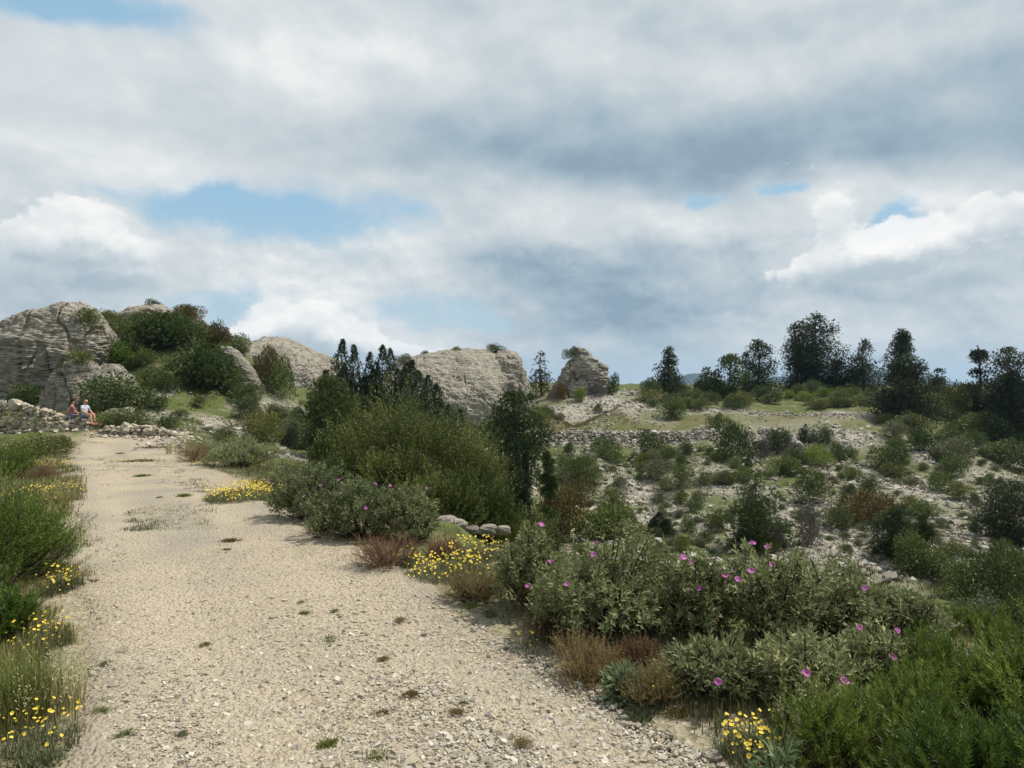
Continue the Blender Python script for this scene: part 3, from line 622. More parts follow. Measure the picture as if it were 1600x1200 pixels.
def rosemary(name, label, loc, w, h, n, L=.024, ww=.0035, mat=None, cat='shrub', group=None, nper=30, out=.7, tint=.48, curve=.5, len_f=(.16, .34), stem_mat=None, lob=9, leader=.12, shell=.35, clump=.07, lr=(.15, .26)):
    """bush of leafy shoots grown from uneven lobes: outward below, upright above, with a few longer leaders."""
    t = thing(name, label, cat, loc, group); mb = MB(); w2 = min(w, 2.2 * h)
    a = rng.uniform(0, 6.28, lob); rr = np.sqrt(rng.uniform(0, 1, lob)) * .34 * w; r = rng.uniform(*lr, lob) * min(w, h * 1.5)
    zz = h * rng.uniform(.22, .66, lob) * (1 - .4 * (rr / (.34 * w)) ** 2); c = np.stack([np.cos(a) * rr, np.sin(a) * rr, zz], 1)
    B, d, k = lobes_pts(c, r, n, shell); B[:, 2] = np.abs(B[:, 2]); cl = rng.normal(size=lob) * clump
    ln = rng.uniform(*len_f, n) * h; big = rng.uniform(size=n) < leader; ln[big] *= 1.7
    D = d * [out, out, .5] + [0, 0, .62] + rng.normal(size=(n, 3)) * .25
    top = (B[:, 2] + ln * .9); f = h / np.percentile(top, 99); B[:, 2] *= f; ln *= min(f, 1.3)
    P = shoots(mb, B, D, ln, nper, L, ww, curve, np.clip(tint + cl[k], 0, 1)[:, None] * 1.0); mb.obj('leaves', mat or M_rosem, t)
    mb = MB(); k = rng.choice(n, min(n, 50), replace=False); stems_mb(mb, P[k, nper // 2], .006, .0); mb.obj('stems', stem_mat or M_twig, t, True)
    return t

def tuft(mb, P, h, nb, spread, ww, tint, bend=.4):
    """blades of grass: nb per tuft, two quads each."""
    n = len(P); h = np.broadcast_to(h, (n,))
    a = rng.uniform(0, 6.28, (n, nb)); r = rng.uniform(0, 1, (n, nb)) * spread
    hh = h[:, None] * rng.uniform(.45, 1.1, (n, nb)); le = rng.uniform(.1, 1, (n, nb)) * bend
    b = P[:, None] + np.stack([np.cos(a) * r, np.sin(a) * r, a * 0 - .01], -1)
    d = np.stack([np.cos(a + rng.normal(size=a.shape) * .6), np.sin(a + rng.normal(size=a.shape) * .6), a * 0], -1)
    s = np.stack([-d[..., 1], d[..., 0], d[..., 2]], -1) * (ww * rng.uniform(.6, 1.2, (n, nb)))[..., None]
    m = b + d * (le * hh * .35)[..., None] + np.array([0, 0, 1.]) * (hh * .6)[..., None]; e = b + d * (le * hh)[..., None] + np.array([0, 0, 1.]) * (hh * (1 - .35 * le))[..., None]
    v = np.stack([b - s, b + s, m + s * .7, m - s * .7, e + s * .12, e - s * .12], 2).reshape(-1, 3)
    i = np.arange(n * nb)[:, None] * 6; f = np.concatenate([i + np.array([0, 1, 2, 3]), i + np.array([3, 2, 4, 5])])
    tt = np.clip(tint + rng.normal(size=(n, 1)) * .1 + rng.normal(size=(n, nb)) * .14, 0, 1)
    mb.add(v, f, np.repeat(tt.ravel(), 6))

# ---- trees
def pine(name, label, loc, h, w, seed, shape='cone', clear=.12, nl=26, tuft_n=46, L=.27, ww=.055, mat=None, group=None, cat='tree', lean=0., lobes=None, trunk_r=None, tint=.42):
    """Aleppo pine: leaning trunk, limbs, needles in cloud-like tufts with gaps between."""
    r0 = np.random.default_rng(seed); t = thing(name, label, cat, loc, group)
    tr = trunk_r or .022 * h; zt = np.linspace(0, 1, 9)
    tx = np.stack([lean * h * zt ** 1.5 + .018 * h * np.sin(zt * 5 + seed), .018 * h * np.cos(zt * 4 + seed), zt * h * .95 - .15], 1)
    bark = MB(); tube(bark, tx, tr * np.linspace(1.15, .18, 9), 7)
    if lobes is None:
        u = np.sort(r0.uniform(clear, 1, nl)); lobes = []
        for q, s in enumerate(u):
            v = (s - clear) / (1 - clear)
            R = {'cone': .5 * (1 - v) ** .75 * (.55 + .45 * min(1, v / .14)), 'dome': .5 * math.sqrt(max(0, 1 - (max(0, v - .3) / .72) ** 2)) * min(1, .55 + v * 1.6), 'spire': .42 * (1 - v) ** .55 * min(1, .5 + v * 3), 'column': .44 * (1 - v ** 2.2) * min(1, .6 + v * 3), 'round': .5 * math.sqrt(max(0, 1 - (max(0, v - .35) / .67) ** 2)) * min(1, .75 + v * 2)}[shape]
            a = q * 2.4 + r0.normal() * .5; rad = R * r0.uniform(.2, .8); rl = r0.uniform(.19, .29) * (1 - .5 * v) + .02
            lobes.append((math.cos(a) * rad, math.sin(a) * rad, s * .97 - rl * .35 * h / h, rl))
        lobes.append((0, 0, .955, .05)); lobes.append((0.02, 0, .9, .08))
    lb = np.array(lobes, float); c = lb[:, :3] * [w, w, h]; sway = np.interp(np.clip(c[:, 2], 0, h), tx[:, 2], tx[:, 0]); c[:, 0] += sway; r = lb[:, 3] * w
    ex = np.percentile(np.hypot(c[:, 0] - sway, c[:, 1]) + r * .85, 92) / (w * .5)
    if ex < 1: c[:, 0] = sway + (c[:, 0] - sway) / ex; c[:, 1] /= ex; r = r / ex ** .5
    for q in c:
        z = max(.08 * h, q[2] - .12 * h - .25 * abs(q[0])); b = np.array([np.interp(z, tx[:, 2], tx[:, 0]), np.interp(z, tx[:, 2], tx[:, 1]), z]); s = np.linspace(0, 1, 4)[:, None]
        p = b + (q - b) * s; p[1:3, 2] -= .03 * h * np.array([.6, .8]) * .5; tube(bark, p, tr * .3 * np.linspace(1, .35, 4), 4)
    bark.obj('trunk', M_bark, t, True)
    n = int(tuft_n * 1.7 * len(r) * max(1., (w * h / 26.) ** .65 if L > .2 else 1.25)); wgt = r ** 2 / (r ** 2).sum(); k = r0.choice(len(r), n, p=wgt); d = nrm(r0.normal(size=(n, 3)) + [0, 0, .25])
    P = c[k] + d * (r[k] * np.clip(r0.uniform(.3, 1.12, n), 0, 1.15))[:, None] * [1, 1, .78]
    m = 8; td = nrm(d + [0, 0, .55])
    D = td[:, None] + nrm(r0.normal(size=(n, m, 3))) * .75
    cl = r0.normal(size=len(r)) * .12
    tt = np.clip(tint + cl[k][:, None] + r0.normal(size=(n, 1)) * .13 + r0.normal(size=(n, m)) * .07, 0, 1)
    mb = MB(); leaves(mb, np.repeat(P, m, 0), D.reshape(-1, 3), L * r0.uniform(.6, 1.15, n * m), ww, tt.ravel(), .08)
    mb.obj('crown', mat or M_pine, t); return t

def juniper(name, label, loc, h, w, spires, mat=None, n=5200, L=.15, ww=.055, cat='tree', group=None, tint=.42):
    """dense juniper with pointed leaders. spires: (x, relative height, relative radius)"""
    t = thing(name, label, cat, loc, group); mb = MB(); bark = MB()
    spires = list(spires) + [(float(rng.uniform(-.5, .5)), float(rng.uniform(.35, .8)), float(rng.uniform(.2, .34))) for _ in range(9)]
    wt = np.array([s[1] * s[2] for s in spires]); wt = wt / wt.sum()
    for (x, hh, rr), q in zip(spires, wt):
        y0 = rng.normal() * .18; k = int(n * q * 1.3); z = rng.uniform(.02, 1, k) ** .85; R = 1.25 * rr * w * (np.clip(1 - z, 0, 1) ** .66) * (.75 + .35 * np.sin(z * 21 + x * 9 + rng.uniform(0, 6)) ** 2)
        a = rng.uniform(0, 6.28, k); u = np.sqrt(rng.uniform(.15, 1, k)); nzz = 1 + .6 * fbm(np.stack([np.cos(a) * 2, np.sin(a) * 2, z * 9 + x * 5], 1), 1.6, 3, 5)
        ln_ = z ** 2 * hh * h * .05 * np.sin(x * 40); P = np.stack([x * w + ln_ + np.cos(a) * R * u * nzz, y0 * w + np.sin(a) * R * u * nzz, z * hh * h], 1)
        D = np.stack([np.cos(a) * .7, np.sin(a) * .7, np.full(k, 1.0)], 1) + rng.normal(size=(k, 3)) * .35
        leaves(mb, P, D, L * rng.uniform(.6, 1.4, k) * (1 - .3 * z), ww, np.clip(tint + rng.normal(size=k) * .13 + fbm(P, 2.2, 2, 8) * .14, 0, 1))
        tube(bark, [(x * w * .4, 0, -.2), (x * w * .8, 0, hh * h * .3), (x * w, 0, hh * h * .97)], [.06, .04, .01], 5)
    mb.obj('foliage', mat or M_jun, t); bark.obj('trunk', M_bark, t, True); return t

# ---- rock
rockm, nt = newmat('limestone_outcrop')
tc = N(nt, 'ShaderNodeTexCoord').outputs['Object']; n1 = noise(nt, tc, .55, 6, .6); n2 = noise(nt, tc, 3., 7, .65)
mp = N(nt, 'ShaderNodeMapping', inp={'Vector': tc, 'Rotation': (.06, .1, 0), 'Scale': (.5, .5, 5.)}).outputs[0]; n3 = noise(nt, mp, 1.3, 6, .65)
c = ramp(nt, n2, ((.2, (.13, .118, .098)), (.42, (.28, .257, .215)), (.62, (.385, .36, .305)), (.85, (.48, .455, .40))))
c = mixc(nt, mapr(nt, n1, .48, .66, 0, .55), c, (.165, .15, .125)); c = mixc(nt, mapr(nt, n3, .56, .7, 0, .6), c, (.10, .088, .07)); c = mixc(nt, mapr(nt, n1, .3, .42, .45, 0), c, (.34, .275, .19))
finish(nt, c, .93, math_(nt, 'MULTIPLY_ADD', n3, 1.2, n2), .9, .25, .12)
def rock_finish(name, label, G, seed, amp, strata, cat, group=None, closed_u=False, tilt=(.12, .05), crack=.75):
    nu, nv = G.shape[:2]; pts = G.reshape(-1, 3)
    du = np.gradient(G, axis=0); dv = np.gradient(G, axis=1)
    if closed_u: du = (np.roll(G, -1, 0) - np.roll(G, 1, 0)) / 2
    Nn = nrm(np.cross(du, dv)).reshape(-1, 3); cen = pts.mean(0)
    if np.sum(Nn * (pts - cen)) < 0: Nn = -Nn
    lo = fbm(pts, .35 / amp ** .3, 3, seed) * .9 + fbm(pts, 1.3, 4, seed + 4) * .45
    cr = 1 - np.abs(fbm(pts * [1, 1, .35], .55, 3, seed + 9)); s = pts[:, 2] + pts[:, 0] * tilt[0] + pts[:, 1] * tilt[1] + fbm(pts, .3, 3, seed + 12) * .5
    led = 0
    for fr, am in ((strata, 1.), (strata * 2.3, .5), (strata * 5.1, .22)):
        ph = s * fr + fbm(pts, 1.1, 2, seed + int(fr * 10)) * .25; f = ph - np.floor(ph); rk = fbm(np.stack([np.floor(ph) * 3.7, pts[:, 0] * .4, pts[:, 1] * .4], 1), 1., 2, seed + 20)
        led = led + am * ((f ** .45) * sstep(1, .82, f) - .6 + rk * .7)
    disp = amp * (lo * .55 + led * .33 - crack * np.clip(cr - .86, 0, 1) / .14) + fbm(pts, 4.5, 3, seed + 30) * amp * .12
    v = pts + Nn * disp[:, None]
    mb = MB(); i = np.arange(nu if closed_u else nu - 1)[:, None]; j = np.arange(nv - 1)[None]; i2 = (i + 1) % nu
    mb.add(v, np.stack([i * nv + j, i2 * nv + j, i2 * nv + j + 1, i * nv + j + 1], -1).reshape(-1, 4), rng.uniform(0, 1, len(v)))
    o = mb.obj(name, rockm, None, False); return tag(o, label, cat, group, 'thing')
def rock_arch(name, label, prof, d, depth, seed, amp=.35, strata=1.6, pw=.55, nu=170, nv=110, cat='rock', base=None, group=None, slant=0., crack=.75, tilt=(.12, .05)):
    px = np.linspace(prof[0][0], prof[-1][0], nu); py = np.interp(px, [p[0] for p in prof], [p[1] for p in prof])
    x = (px - 800) / F * d; top = zpy(py, d); zb = min(H(x, np.full(nu, q), False).min() for q in (d - depth, d - depth * .5, d, d + depth * .5)) - .5 if base is None else base
    h = np.maximum(top - zb, .02); hn = h / h.max(); a = depth * (.25 + .75 * np.sqrt(hn))
    ph = np.linspace(-.02, np.pi + .02, nv); Hh, PH = np.meshgrid(h, ph, indexing='ij')
    sn = np.clip(np.sin(PH), 0, 1); Z = zb + Hh * sn ** pw; Y = d - np.cos(PH) * a[:, None] + slant * (Z - zb); X = np.broadcast_to(x[:, None], Z.shape)
    return rock_finish(name, label, np.stack([X, Y, Z], -1), seed, amp, strata, cat, group, crack=crack, tilt=tilt)
def rock_loft(name, label, rows, d, seed, amp=.25, strata=1.6, nu=150, nv=120, cat='rock', dep=.7):
    rows = sorted(rows, key=lambda r: -r[0]); py = np.linspace(rows[0][0], rows[-1][0], nv); ks = [-r[0] for r in rows]
    l = np.interp(-py, ks, [r[1] for r in rows]); r_ = np.interp(-py, ks, [r[2] for r in rows]); cx = ((l + r_) / 2 - 800) / F * d; hw = (r_ - l) / 2 / F * d
    z = zpy(py, d); a = np.linspace(0, 2 * np.pi, nu, endpoint=False); cs, sn = np.cos(a), np.sin(a); e = .75
    X = cx[None] + np.sign(cs)[:, None] * np.abs(cs)[:, None] ** e * hw[None]; Y = d + np.sign(sn)[:, None] * np.abs(sn)[:, None] ** e * hw[None] * dep
    Zz = np.broadcast_to(z[None], X.shape).copy()
    X = np.c_[X, X.mean(0)[-1] * np.ones((nu, 1))]; Y = np.c_[Y, np.full((nu, 1), d)]; Zz = np.c_[Zz, Zz[:, -1:]]
    return rock_finish(name, label, np.stack([X, Y, Zz], -1), seed, amp, strata, cat, closed_u=True)
def boulder(name, label, loc, size, seed, group=None, flat=.6, cat='rock'):
    n = 44; th = np.linspace(0, 2 * np.pi, n, endpoint=False); ph = np.linspace(.02, np.pi - .02, n // 2); T, P_ = np.meshgrid(th, ph, indexing='ij')
    f = lambda c: np.sign(c) * np.abs(c) ** .7
    G = np.stack([f(np.cos(T)) * np.sin(P_) ** .7 * size, f(np.sin(T)) * np.sin(P_) ** .7 * size * .8, f(np.cos(P_)) * size * flat], -1) + np.asarray(loc, float)
    G = G[::-1]; return rock_finish(name, label, G, seed, size * .42, 2.6 / (size + .25), cat, group, True)
# ------------------------------------------------------------------ placing things
def spot(px, base, top, w, d=None):
    """foot of a thing on the terrain, and its width and height in metres, from where the photo shows it."""
    if d is None: p = hit(px, base)
    else: x = (px - 800) / F * d; p = np.array([x, d, H(x, d)[0]])
    d = p[1]; return p - [0, 0, .03], w / F * d, CAMZ - (top - 600) / F * d - p[2]

# ---- rocks
rock_loft('rock_outcrop', 'big rounded grey limestone outcrop with layered face above the dry stone wall', [(668,-85,128),(640,-82,136),(610,-78,134),(590,-74,142),(570,-68,155),(552,-60,161),(535,-46,161),(522,-20,158),(512,2,154),(503,16,148),(494,32,140),(487,48,128),(482,64,112),(479,80,98)], 48, 3, .42, 1.5, 210, 150, dep=.55)
rock_arch('rock_outcrop', 'flat rock cap with a bush behind it, on top of the big rounded outcrop', [(82,500),(92,474),(108,470),(128,472),(146,480),(158,496),(178,520),(182,540)], 50, 2.2, 13, .25, 2.2, .5)
rock_arch('rock_outcrop', 'stepped limestone knob at the foot of the big outcrop, left of the green bush', [(70,640),(80,612),(98,588),(108,566),(122,559),(138,562),(144,575),(148,600),(150,640)], 43, 2.0, 23, .25, 2.4, .5)
rock_arch('rock_outcrop', 'low pale rock hump under the bright olive bush on the hillside', [(140,608),(148,580),(160,570),(178,569),(195,578),(203,592),(206,610)], 43, 1.6, 33, .2, 2.6, .5)
rock_arch('rock_outcrop', 'jagged pale crest rock along the summit of the bushy hill', [(158,515),(170,492),(200,488),(215,480),(228,476),(250,477),(268,484),(285,489),(305,492),(322,506),(330,520),(345,545)], 62, 3.0, 43, .35, 1.8, .5)
rock_loft('rock_slab', 'slanting pale rock slab running down the hill beside the dark pine', [(662,400,438),(640,394,432),(620,384,420),(600,371,409),(580,359,397),(562,350,384),(550,344,372),(541,345,362)], 51.5, 53, .22, 2.4, dep=.9)
rock_arch('rock_dome', 'smooth grey rock dome behind the hill, beyond the juniper spires', [(360,620),(385,560),(402,535),(420,528),(445,529),(470,540),(492,550),(512,556),(530,575),(548,610)], 92, 11, 63, .45, .9, .8, nu=240, nv=170, crack=.4, tilt=(-.3, .3))
rock_arch('rock_dome', 'broad pale slab of rock dipping towards the junipers, with a bush on its rim', [(560,650),(585,612),(610,580),(630,562),(660,554),(700,547),(730,544),(760,546),(778,552),(790,575),(800,610)], 78, 12, 73, .36, .8, .85, nu=280, nv=190, crack=.25, tilt=(.42, .35))
rock_arch('rock_dome', 'steep end block of the broad pale rock, crowned by a dark bush', [(738,650),(748,610),(757,575),(766,556),(778,547),(796,546),(806,550),(815,562),(822,588),(828,630)], 75, 4.5, 74, .5, 1.3, .5, crack=.9, tilt=(.3, .2))
rock_loft('rock_pinnacle', 'layered rock pinnacle with overhanging ledges standing on the skyline', [(640,855,960),(625,857,958),(612,862,956),(603,866,952),(596,870,950),(590,873,951),(586,876,948),(580,880,950),(574,882,950),(570,884,944),(565,888,936),(561,890,937),(557,893,925),(552,896,921),(547,900,914),(545,905,910)], 80, 83, .62, 1.1)
rock_arch('rock_ledge', 'pale bare rock ledge behind the low wall end, below the hillside pines', [(255,690),(280,664),(300,655),(330,656),(352,668),(375,682),(392,695)], 38.5, 1.6, 93, .2, 2.6, .6)
rock_arch('rock_ledge', 'small pale boulder showing between the people and the low bush', [(152,668),(160,645),(175,638),(200,638),(212,646),(218,668)], 39, .9, 97, .14, 3, .5)
for (px, d, s, lb, sd_) in [(697,9.0,.15,'tallest white boulder at the edge above the slope, beside the grey green shrub',101),(716,8.7,.12,'white stone leaning on the tallest boulder above the slope',102),(738,8.4,.08,'low flat white stone between the pale boulders above the slope',103),(762,8.1,.10,'round pale boulder behind the yellow flowers',104),(786,7.8,.08,'last pale stone by the yellow flowers and the grey green shrub',105)]:
    x = (px - 800) / F * d; boulder('boulder', lb, (x, d, max(H(x, d)[0] + s * .25, zpy(826, d) - s * .2)), s, sd_, 'pale stones at the edge of the slope')
for (px, base, d, s, lb, sd_) in [(1462,0,4.75,.13,'grey stone block among shrubs beside the rosemary',111),(1482,0,4.7,.09,'small flat grey stone beside the grey block at the rosemary',112),(1592,0,4.6,.17,'grey weathered rock behind the bright rosemary at the picture edge',113),(1575,0,4.75,.1,'pale stone next to the weathered rock behind the rosemary',114)]:
    x = (px - 800) / F * d; boulder('boulder', lb, (x, d, H(x, d)[0] + s * .3 + .03), s, sd_, 'grey stones by the rosemary')
for (px, py, s, lb, sd_) in [(575,888,.035,'pale stone at the path edge by the rust brown heath',121),(880,1054,.04,'tan stone under the reddish heath at the path edge',122),(1058,1062,.06,'grey stone between the sage and the leggy rockrose',123),(523,1186,.035,'bright angular stone on the gravel beside green grass tufts',124),(536,1178,.025,'smaller bright stone touching the angular one on the gravel',125),(1112,1187,.035,'pale rounded stone on the gravel near the yellow flowers',126),(715,904,.03,'pale stone on gravel where the path meets the brown heath',127),(463,1172,.025,'flat pale stone in the middle of the path beside a tuft',128)]:
    p = hit(px, py); boulder('stone', lb, p + [0, 0, s * .3], s, sd_, None, .5)

# ---- dry stone walls: one thing each, stones in courses
def stone_wall(name, label, line, size, thick, seed, n_extra=0, batter=.12, mat=None):
    """line: (photo px, distance, photo y of the top) from end to end; stones laid in courses from the ground up."""
    pts = [((px - 800) / F * d, d, zpy(t, d)) for px, d, t in line]; pts = np.array(pts); seg = np.r_[0, np.cumsum(np.hypot(*np.diff(pts[:, :2], axis=0).T))]
    P = []; S = []; Y_ = []
    for row in range(int(thick / size)):
        u = np.arange(0, seg[-1], size * 1.55); x = np.interp(u, seg, pts[:, 0]); y = np.interp(u, seg, pts[:, 1]); top = np.interp(u, seg, pts[:, 2]); g = H(x, y)
        for k in range(60):
            z = g + k * size * 1.0; m = z < top - size * .3 * rng.uniform(0, 2, len(u)) - row * size * .25 * (row > 0)
            if not m.any(): break
            back = row > 0; m2 = m & ((z > top - size * 2.6) if back else True)
            n = m2.sum()
            if n: P.append(np.stack([x[m2] + rng.normal(size=n) * size * .4, y[m2] + row * size * 1.3 + (z[m2] - g[m2]) * batter + rng.normal(size=n) * size * .28, z[m2] + rng.normal(size=n) * size * .18], 1)); S.append(np.exp(rng.normal(math.log(size), .28, n)))
    P = np.concatenate(P); S = np.concatenate(S); mb = MB(); stones(mb, P, S * .78, .62, .22, .15, True, yaw=rng.normal(size=len(P)) * .5)
    if n_extra:
        u = rng.uniform(0, seg[-1], n_extra); x = np.interp(u, seg, pts[:, 0]) + rng.normal(size=n_extra) * .3; y = np.interp(u, seg, pts[:, 1]) - np.abs(rng.normal(size=n_extra)) * .6; stones(mb, np.stack([x, y, H(x, y) + .03], 1), size * .6, .6, .4, .18, True)
    return tag(mb.obj(name, mat or wallstone), label, 'wall')
stone_wall('dry_stone_wall', 'tall heap of a dry stone wall with two people sitting at its end', [(-170,33.5,616),(-60,33.5,622),(0,33.5,627),(25,33.5,630),(48,33.5,636),(70,33.6,640),(88,33.7,648),(104,33.8,654),(122,34,652),(137,34,660),(146,34,676)], .15, 1.0, 1, 60)
stone_wall('dry_stone_wall', 'low crumbling dry stone wall closing off the end of the path', [(148,33.5,676),(165,33.2,666),(190,33,661),(215,33,662),(232,32.8,666),(255,32.6,670),(275,32.4,674),(292,32.2,681),(305,32,690)], .14, .9, 2, 70)
stone_wall('terrace_wall', 'long grey terrace wall of loose stones across the valley', [(828,61.2,684),(850,61.2,676),(900,61.2,674),(950,61.2,674),(1000,61.2,673),(1050,61.2,675),(1100,61.2,672),(1150,61.2,670),(1185,61.2,676)], .17, .7, 3, 200, .9, lime_far)
stone_wall('terrace_wall', 'short terrace wall of grey stones sloping down beside the yellow green bush', [(1195,62,668),(1215,61,670),(1235,59.5,676),(1250,58,684),(1262,56.5,694)], .17, .6, 4, 90, .8, lime_far)
stone_wall('terrace_wall', 'low broken line of stones under the plateau scrub', [(1078,73,640),(1110,73,641),(1150,73,640),(1200,73,644),(1240,72.5,643)], .16, .5, 5, 90, .6, lime_far)
stone_wall('terrace_wall', 'bare stone line above the dry meadow, before the tallest pines', [(1195,72,647),(1250,71.5,647),(1290,71,645),(1320,71,647),(1345,70.5,652)], .16, .5, 6, 110, .6, lime_far)

# ---- skyline pines and the other trees
def tree(fn, px, base, top, w, label, d=None, **k):
    loc, wm, hm_ = spot(px, base, top, w, d); return fn(loc=loc, w=wm, h=hm_, label=label, **k)
SP = dict(group='pines on the skyline')
tree(pine, 845, 0, 548, 50, 'slim pale pine with thin airy crown beside the rock pinnacle', 82, name='pine_tree', seed=1, shape='cone', nl=20, tuft_n=16, mat=M_greyg, tint=.1, **SP)
tree(pine, 1047, 0, 540, 56, 'single ragged pine standing apart on the plateau edge, nearest to the pinnacle', 84, name='pine_tree', seed=2, shape='cone', nl=30, tuft_n=42, tint=.45, lean=-.05, **SP)
tree(pine, 1106, 0, 573, 46, 'short bushy pine at the edge of the row of plateau trees', 84, name='pine_tree', seed=3, shape='dome', nl=16, clear=.05, mat=M_pineg, tint=.42, **SP)
tree(pine, 1140, 0, 554, 64, 'round olive green pine between the short pine and the taller dark one', 83, name='pine_tree', seed=4, shape='dome', nl=22, clear=.08, mat=M_pineg, tint=.35, **SP)
tree(pine, 1185, 0, 531, 68, 'dark upright pine with clumped crown next to the tallest pine', 86, name='pine_tree', seed=5, shape='round', nl=26, clear=.14, **SP)
tree(pine, 1165, 0, 549, 24, 'thin pine top poking out behind the dark upright pine', 90, name='pine_tree', seed=25, shape='spire', nl=14, tuft_n=22, **SP)
tree(pine, 1243, 0, 505, 66, 'dark pine spire grown against the tallest broad pine', 91, name='pine_tree', seed=6, shape='spire', nl=26, clear=.06, **SP)
tree(pine, 1275, 0, 492, 104, 'tallest broad dark pine of the skyline', 92, name='pine_tree', seed=7, shape='round', nl=60, clear=.06, tuft_n=42, **SP)
tree(pine, 1304, 0, 562, 40, 'low pine skirt leaning out at the foot of the tallest pine', 90, name='pine_tree', seed=27, shape='dome', nl=12, clear=.05, lean=.1, **SP)
tree(pine, 1348, 0, 528, 60, 'column shaped pine standing between the tallest pine and the forked one', 88, name='pine_tree', seed=8, shape='round', nl=22, clear=.12, **SP)
tree(pine, 1405, 0, 514, 64, 'pine with a high tufted top behind the big dark near pine', 84, name='pine_tree', seed=9, shape='column', nl=30, clear=.02, lean=.03, **SP)
tree(pine, 1413, 657, 553, 100, 'big dark pine with branches to the ground, standing before the plateau scrub', None, name='pine_tree', seed=10, shape="round", nl=52, clear=.02, tuft_n=52, tint=.45)
tree(pine, 1464, 0, 575, 46, 'small round pine behind the olive scrub on the plateau', 86, name='pine_tree', seed=11, shape='dome', nl=14, clear=.08, **SP)
tree(pine, 1532, 0, 538, 58, 'leaning dark pine at the start of the end clump', 74, name='pine_tree', seed=12, shape='round', nl=28, clear=.05, lean=-.03, **SP)
tree(pine, 1578, 0, 540, 84, 'spreading pine of the end clump with a lacy outline', 70, name='pine_tree', seed=13, shape='dome', nl=26, clear=.1, tuft_n=36, **SP)
tree(pine, 1582, 690, 574, 104, 'black green pine at the picture edge, below the plateau clump', None, name='pine_tree', seed=14, shape='dome', nl=36, clear=.02, tuft_n=48, tint=.3)
tree(pine, 260, 0, 496, 128, 'broad dark green pine covering the middle of the rocky hill', 52.5, name='pine_tree', seed=16, shape='dome', nl=44, clear=.16, tuft_n=46, mat=M_pineg, tint=.46)
tree(pine, 318, 0, 540, 112, 'second hillside pine spreading low beside the slanting rock slab', 47.5, name='pine_tree', seed=17, shape='dome', nl=40, clear=.06, tuft_n=40, mat=M_pineg, tint=.4)
tree(pine, 514, 0, 586, 104, 'round pine on a dark trunk before the juniper spires', 27, name='pine_tree', seed=18, shape='dome', nl=30, clear=.22, tuft_n=70, mat=M_pineg, L=.15, ww=.02, tint=.3)
tree(pine, 806, 0, 604, 112, 'dark spreading pine below the pale rock dome', 46, name='pine_tree', seed=19, shape='round', nl=34, clear=.02, tuft_n=50, mat=M_pineg, tint=.28)
tree(pine, 1182, 855, 733, 100, 'young feathery pine standing alone on the slope across the valley', None, name='pine_tree', seed=20, shape='dome', nl=32, clear=.06, tuft_n=64, mat=M_pineg, L=.17, ww=.02, tint=.22)
tree(pine, 1395, 868, 795, 76, 'young pine behind the grey green shrubs, beside a smaller one', None, name='pine_tree', seed=21, shape='dome', nl=22, clear=.05, tuft_n=60, mat=M_pineg, L=.14, ww=.018, tint=.18)
tree(pine, 1442, 850, 804, 44, 'smallest young pine on the scree, next to a fuller one', None, name='pine_tree', seed=22, shape='cone', nl=14, clear=.05, tuft_n=50, mat=M_pineg, L=.14, ww=.018, tint=.22)
tree(pine, 1578, 850, 746, 120, 'dense dark pine halfway down the scree at the picture edge', None, name='pine_tree', seed=23, shape='dome', nl=36, clear=.02, tuft_n=60, L=.17, ww=.022, tint=.25)
tree(pine, 856, 0, 690, 34, 'slender dark pine with bare trunk in the hollow', 25, name='pine_tree', seed=24, shape='column', nl=16, clear=.42, tuft_n=56, mat=M_pineg, L=.12, ww=.014, tint=.25, trunk_r=.05)
tree(juniper, 536, 0, 531, 60, 'dark juniper with two sharp leaders, tallest of the juniper clump', 34, name='juniper_tree', spires=[(-.12,1,.5),(.3,.96,.42),(.0,.8,.6),(-.36,.74,.4)], n=16000)
tree(juniper, 577, 0, 551, 52, 'slim juniper between the two tall pointed junipers', 34.6, name='juniper_tree', spires=[(-.1,1,.5),(.3,.9,.4)], n=8000)
tree(juniper, 604, 0, 540, 86, 'broad juniper with a blunt many pointed top', 35, name='juniper_tree', spires=[(-.08,1,.42),(.1,.98,.36),(-.3,.8,.36),(.34,.84,.4),(.2,.8,.5)], n=18000)
tree(juniper, 645, 0, 563, 74, 'lower juniper at the side of the broad one, before the rock dome', 34, name='juniper_tree', spires=[(-.1,1,.5),(.32,.86,.4),(-.3,.84,.4)], n=12000)
tree(juniper, 678, 0, 579, 96, 'feathery leaning juniper at the foot of the pale rock dome', 32, name='juniper_tree', spires=[(-.2,1,.4),(.1,.88,.42),(.36,.66,.36),(-.4,.9,.36)], n=13000)
tree(juniper, 805, 0, 692, 50, 'nearly black juniper column in the hollow', 24, name='juniper_tree', spires=[(-.1,1,.46),(.2,.9,.4),(.0,.6,.6)], n=12000, tint=.42)
tree(juniper, 1030, 835, 802, 34, 'small pointed juniper on the gravel slope behind the rockrose', None, name='juniper_tree', spires=[(0,1,.5),(-.25,.7,.4),(.25,.6,.4)], n=2200)
tree(juniper, 1260, 692, 663, 26, 'small dark juniper above the yellow green bush', None, name='juniper_tree', spires=[(-.1,1,.45),(.2,.75,.45)], n=1600)

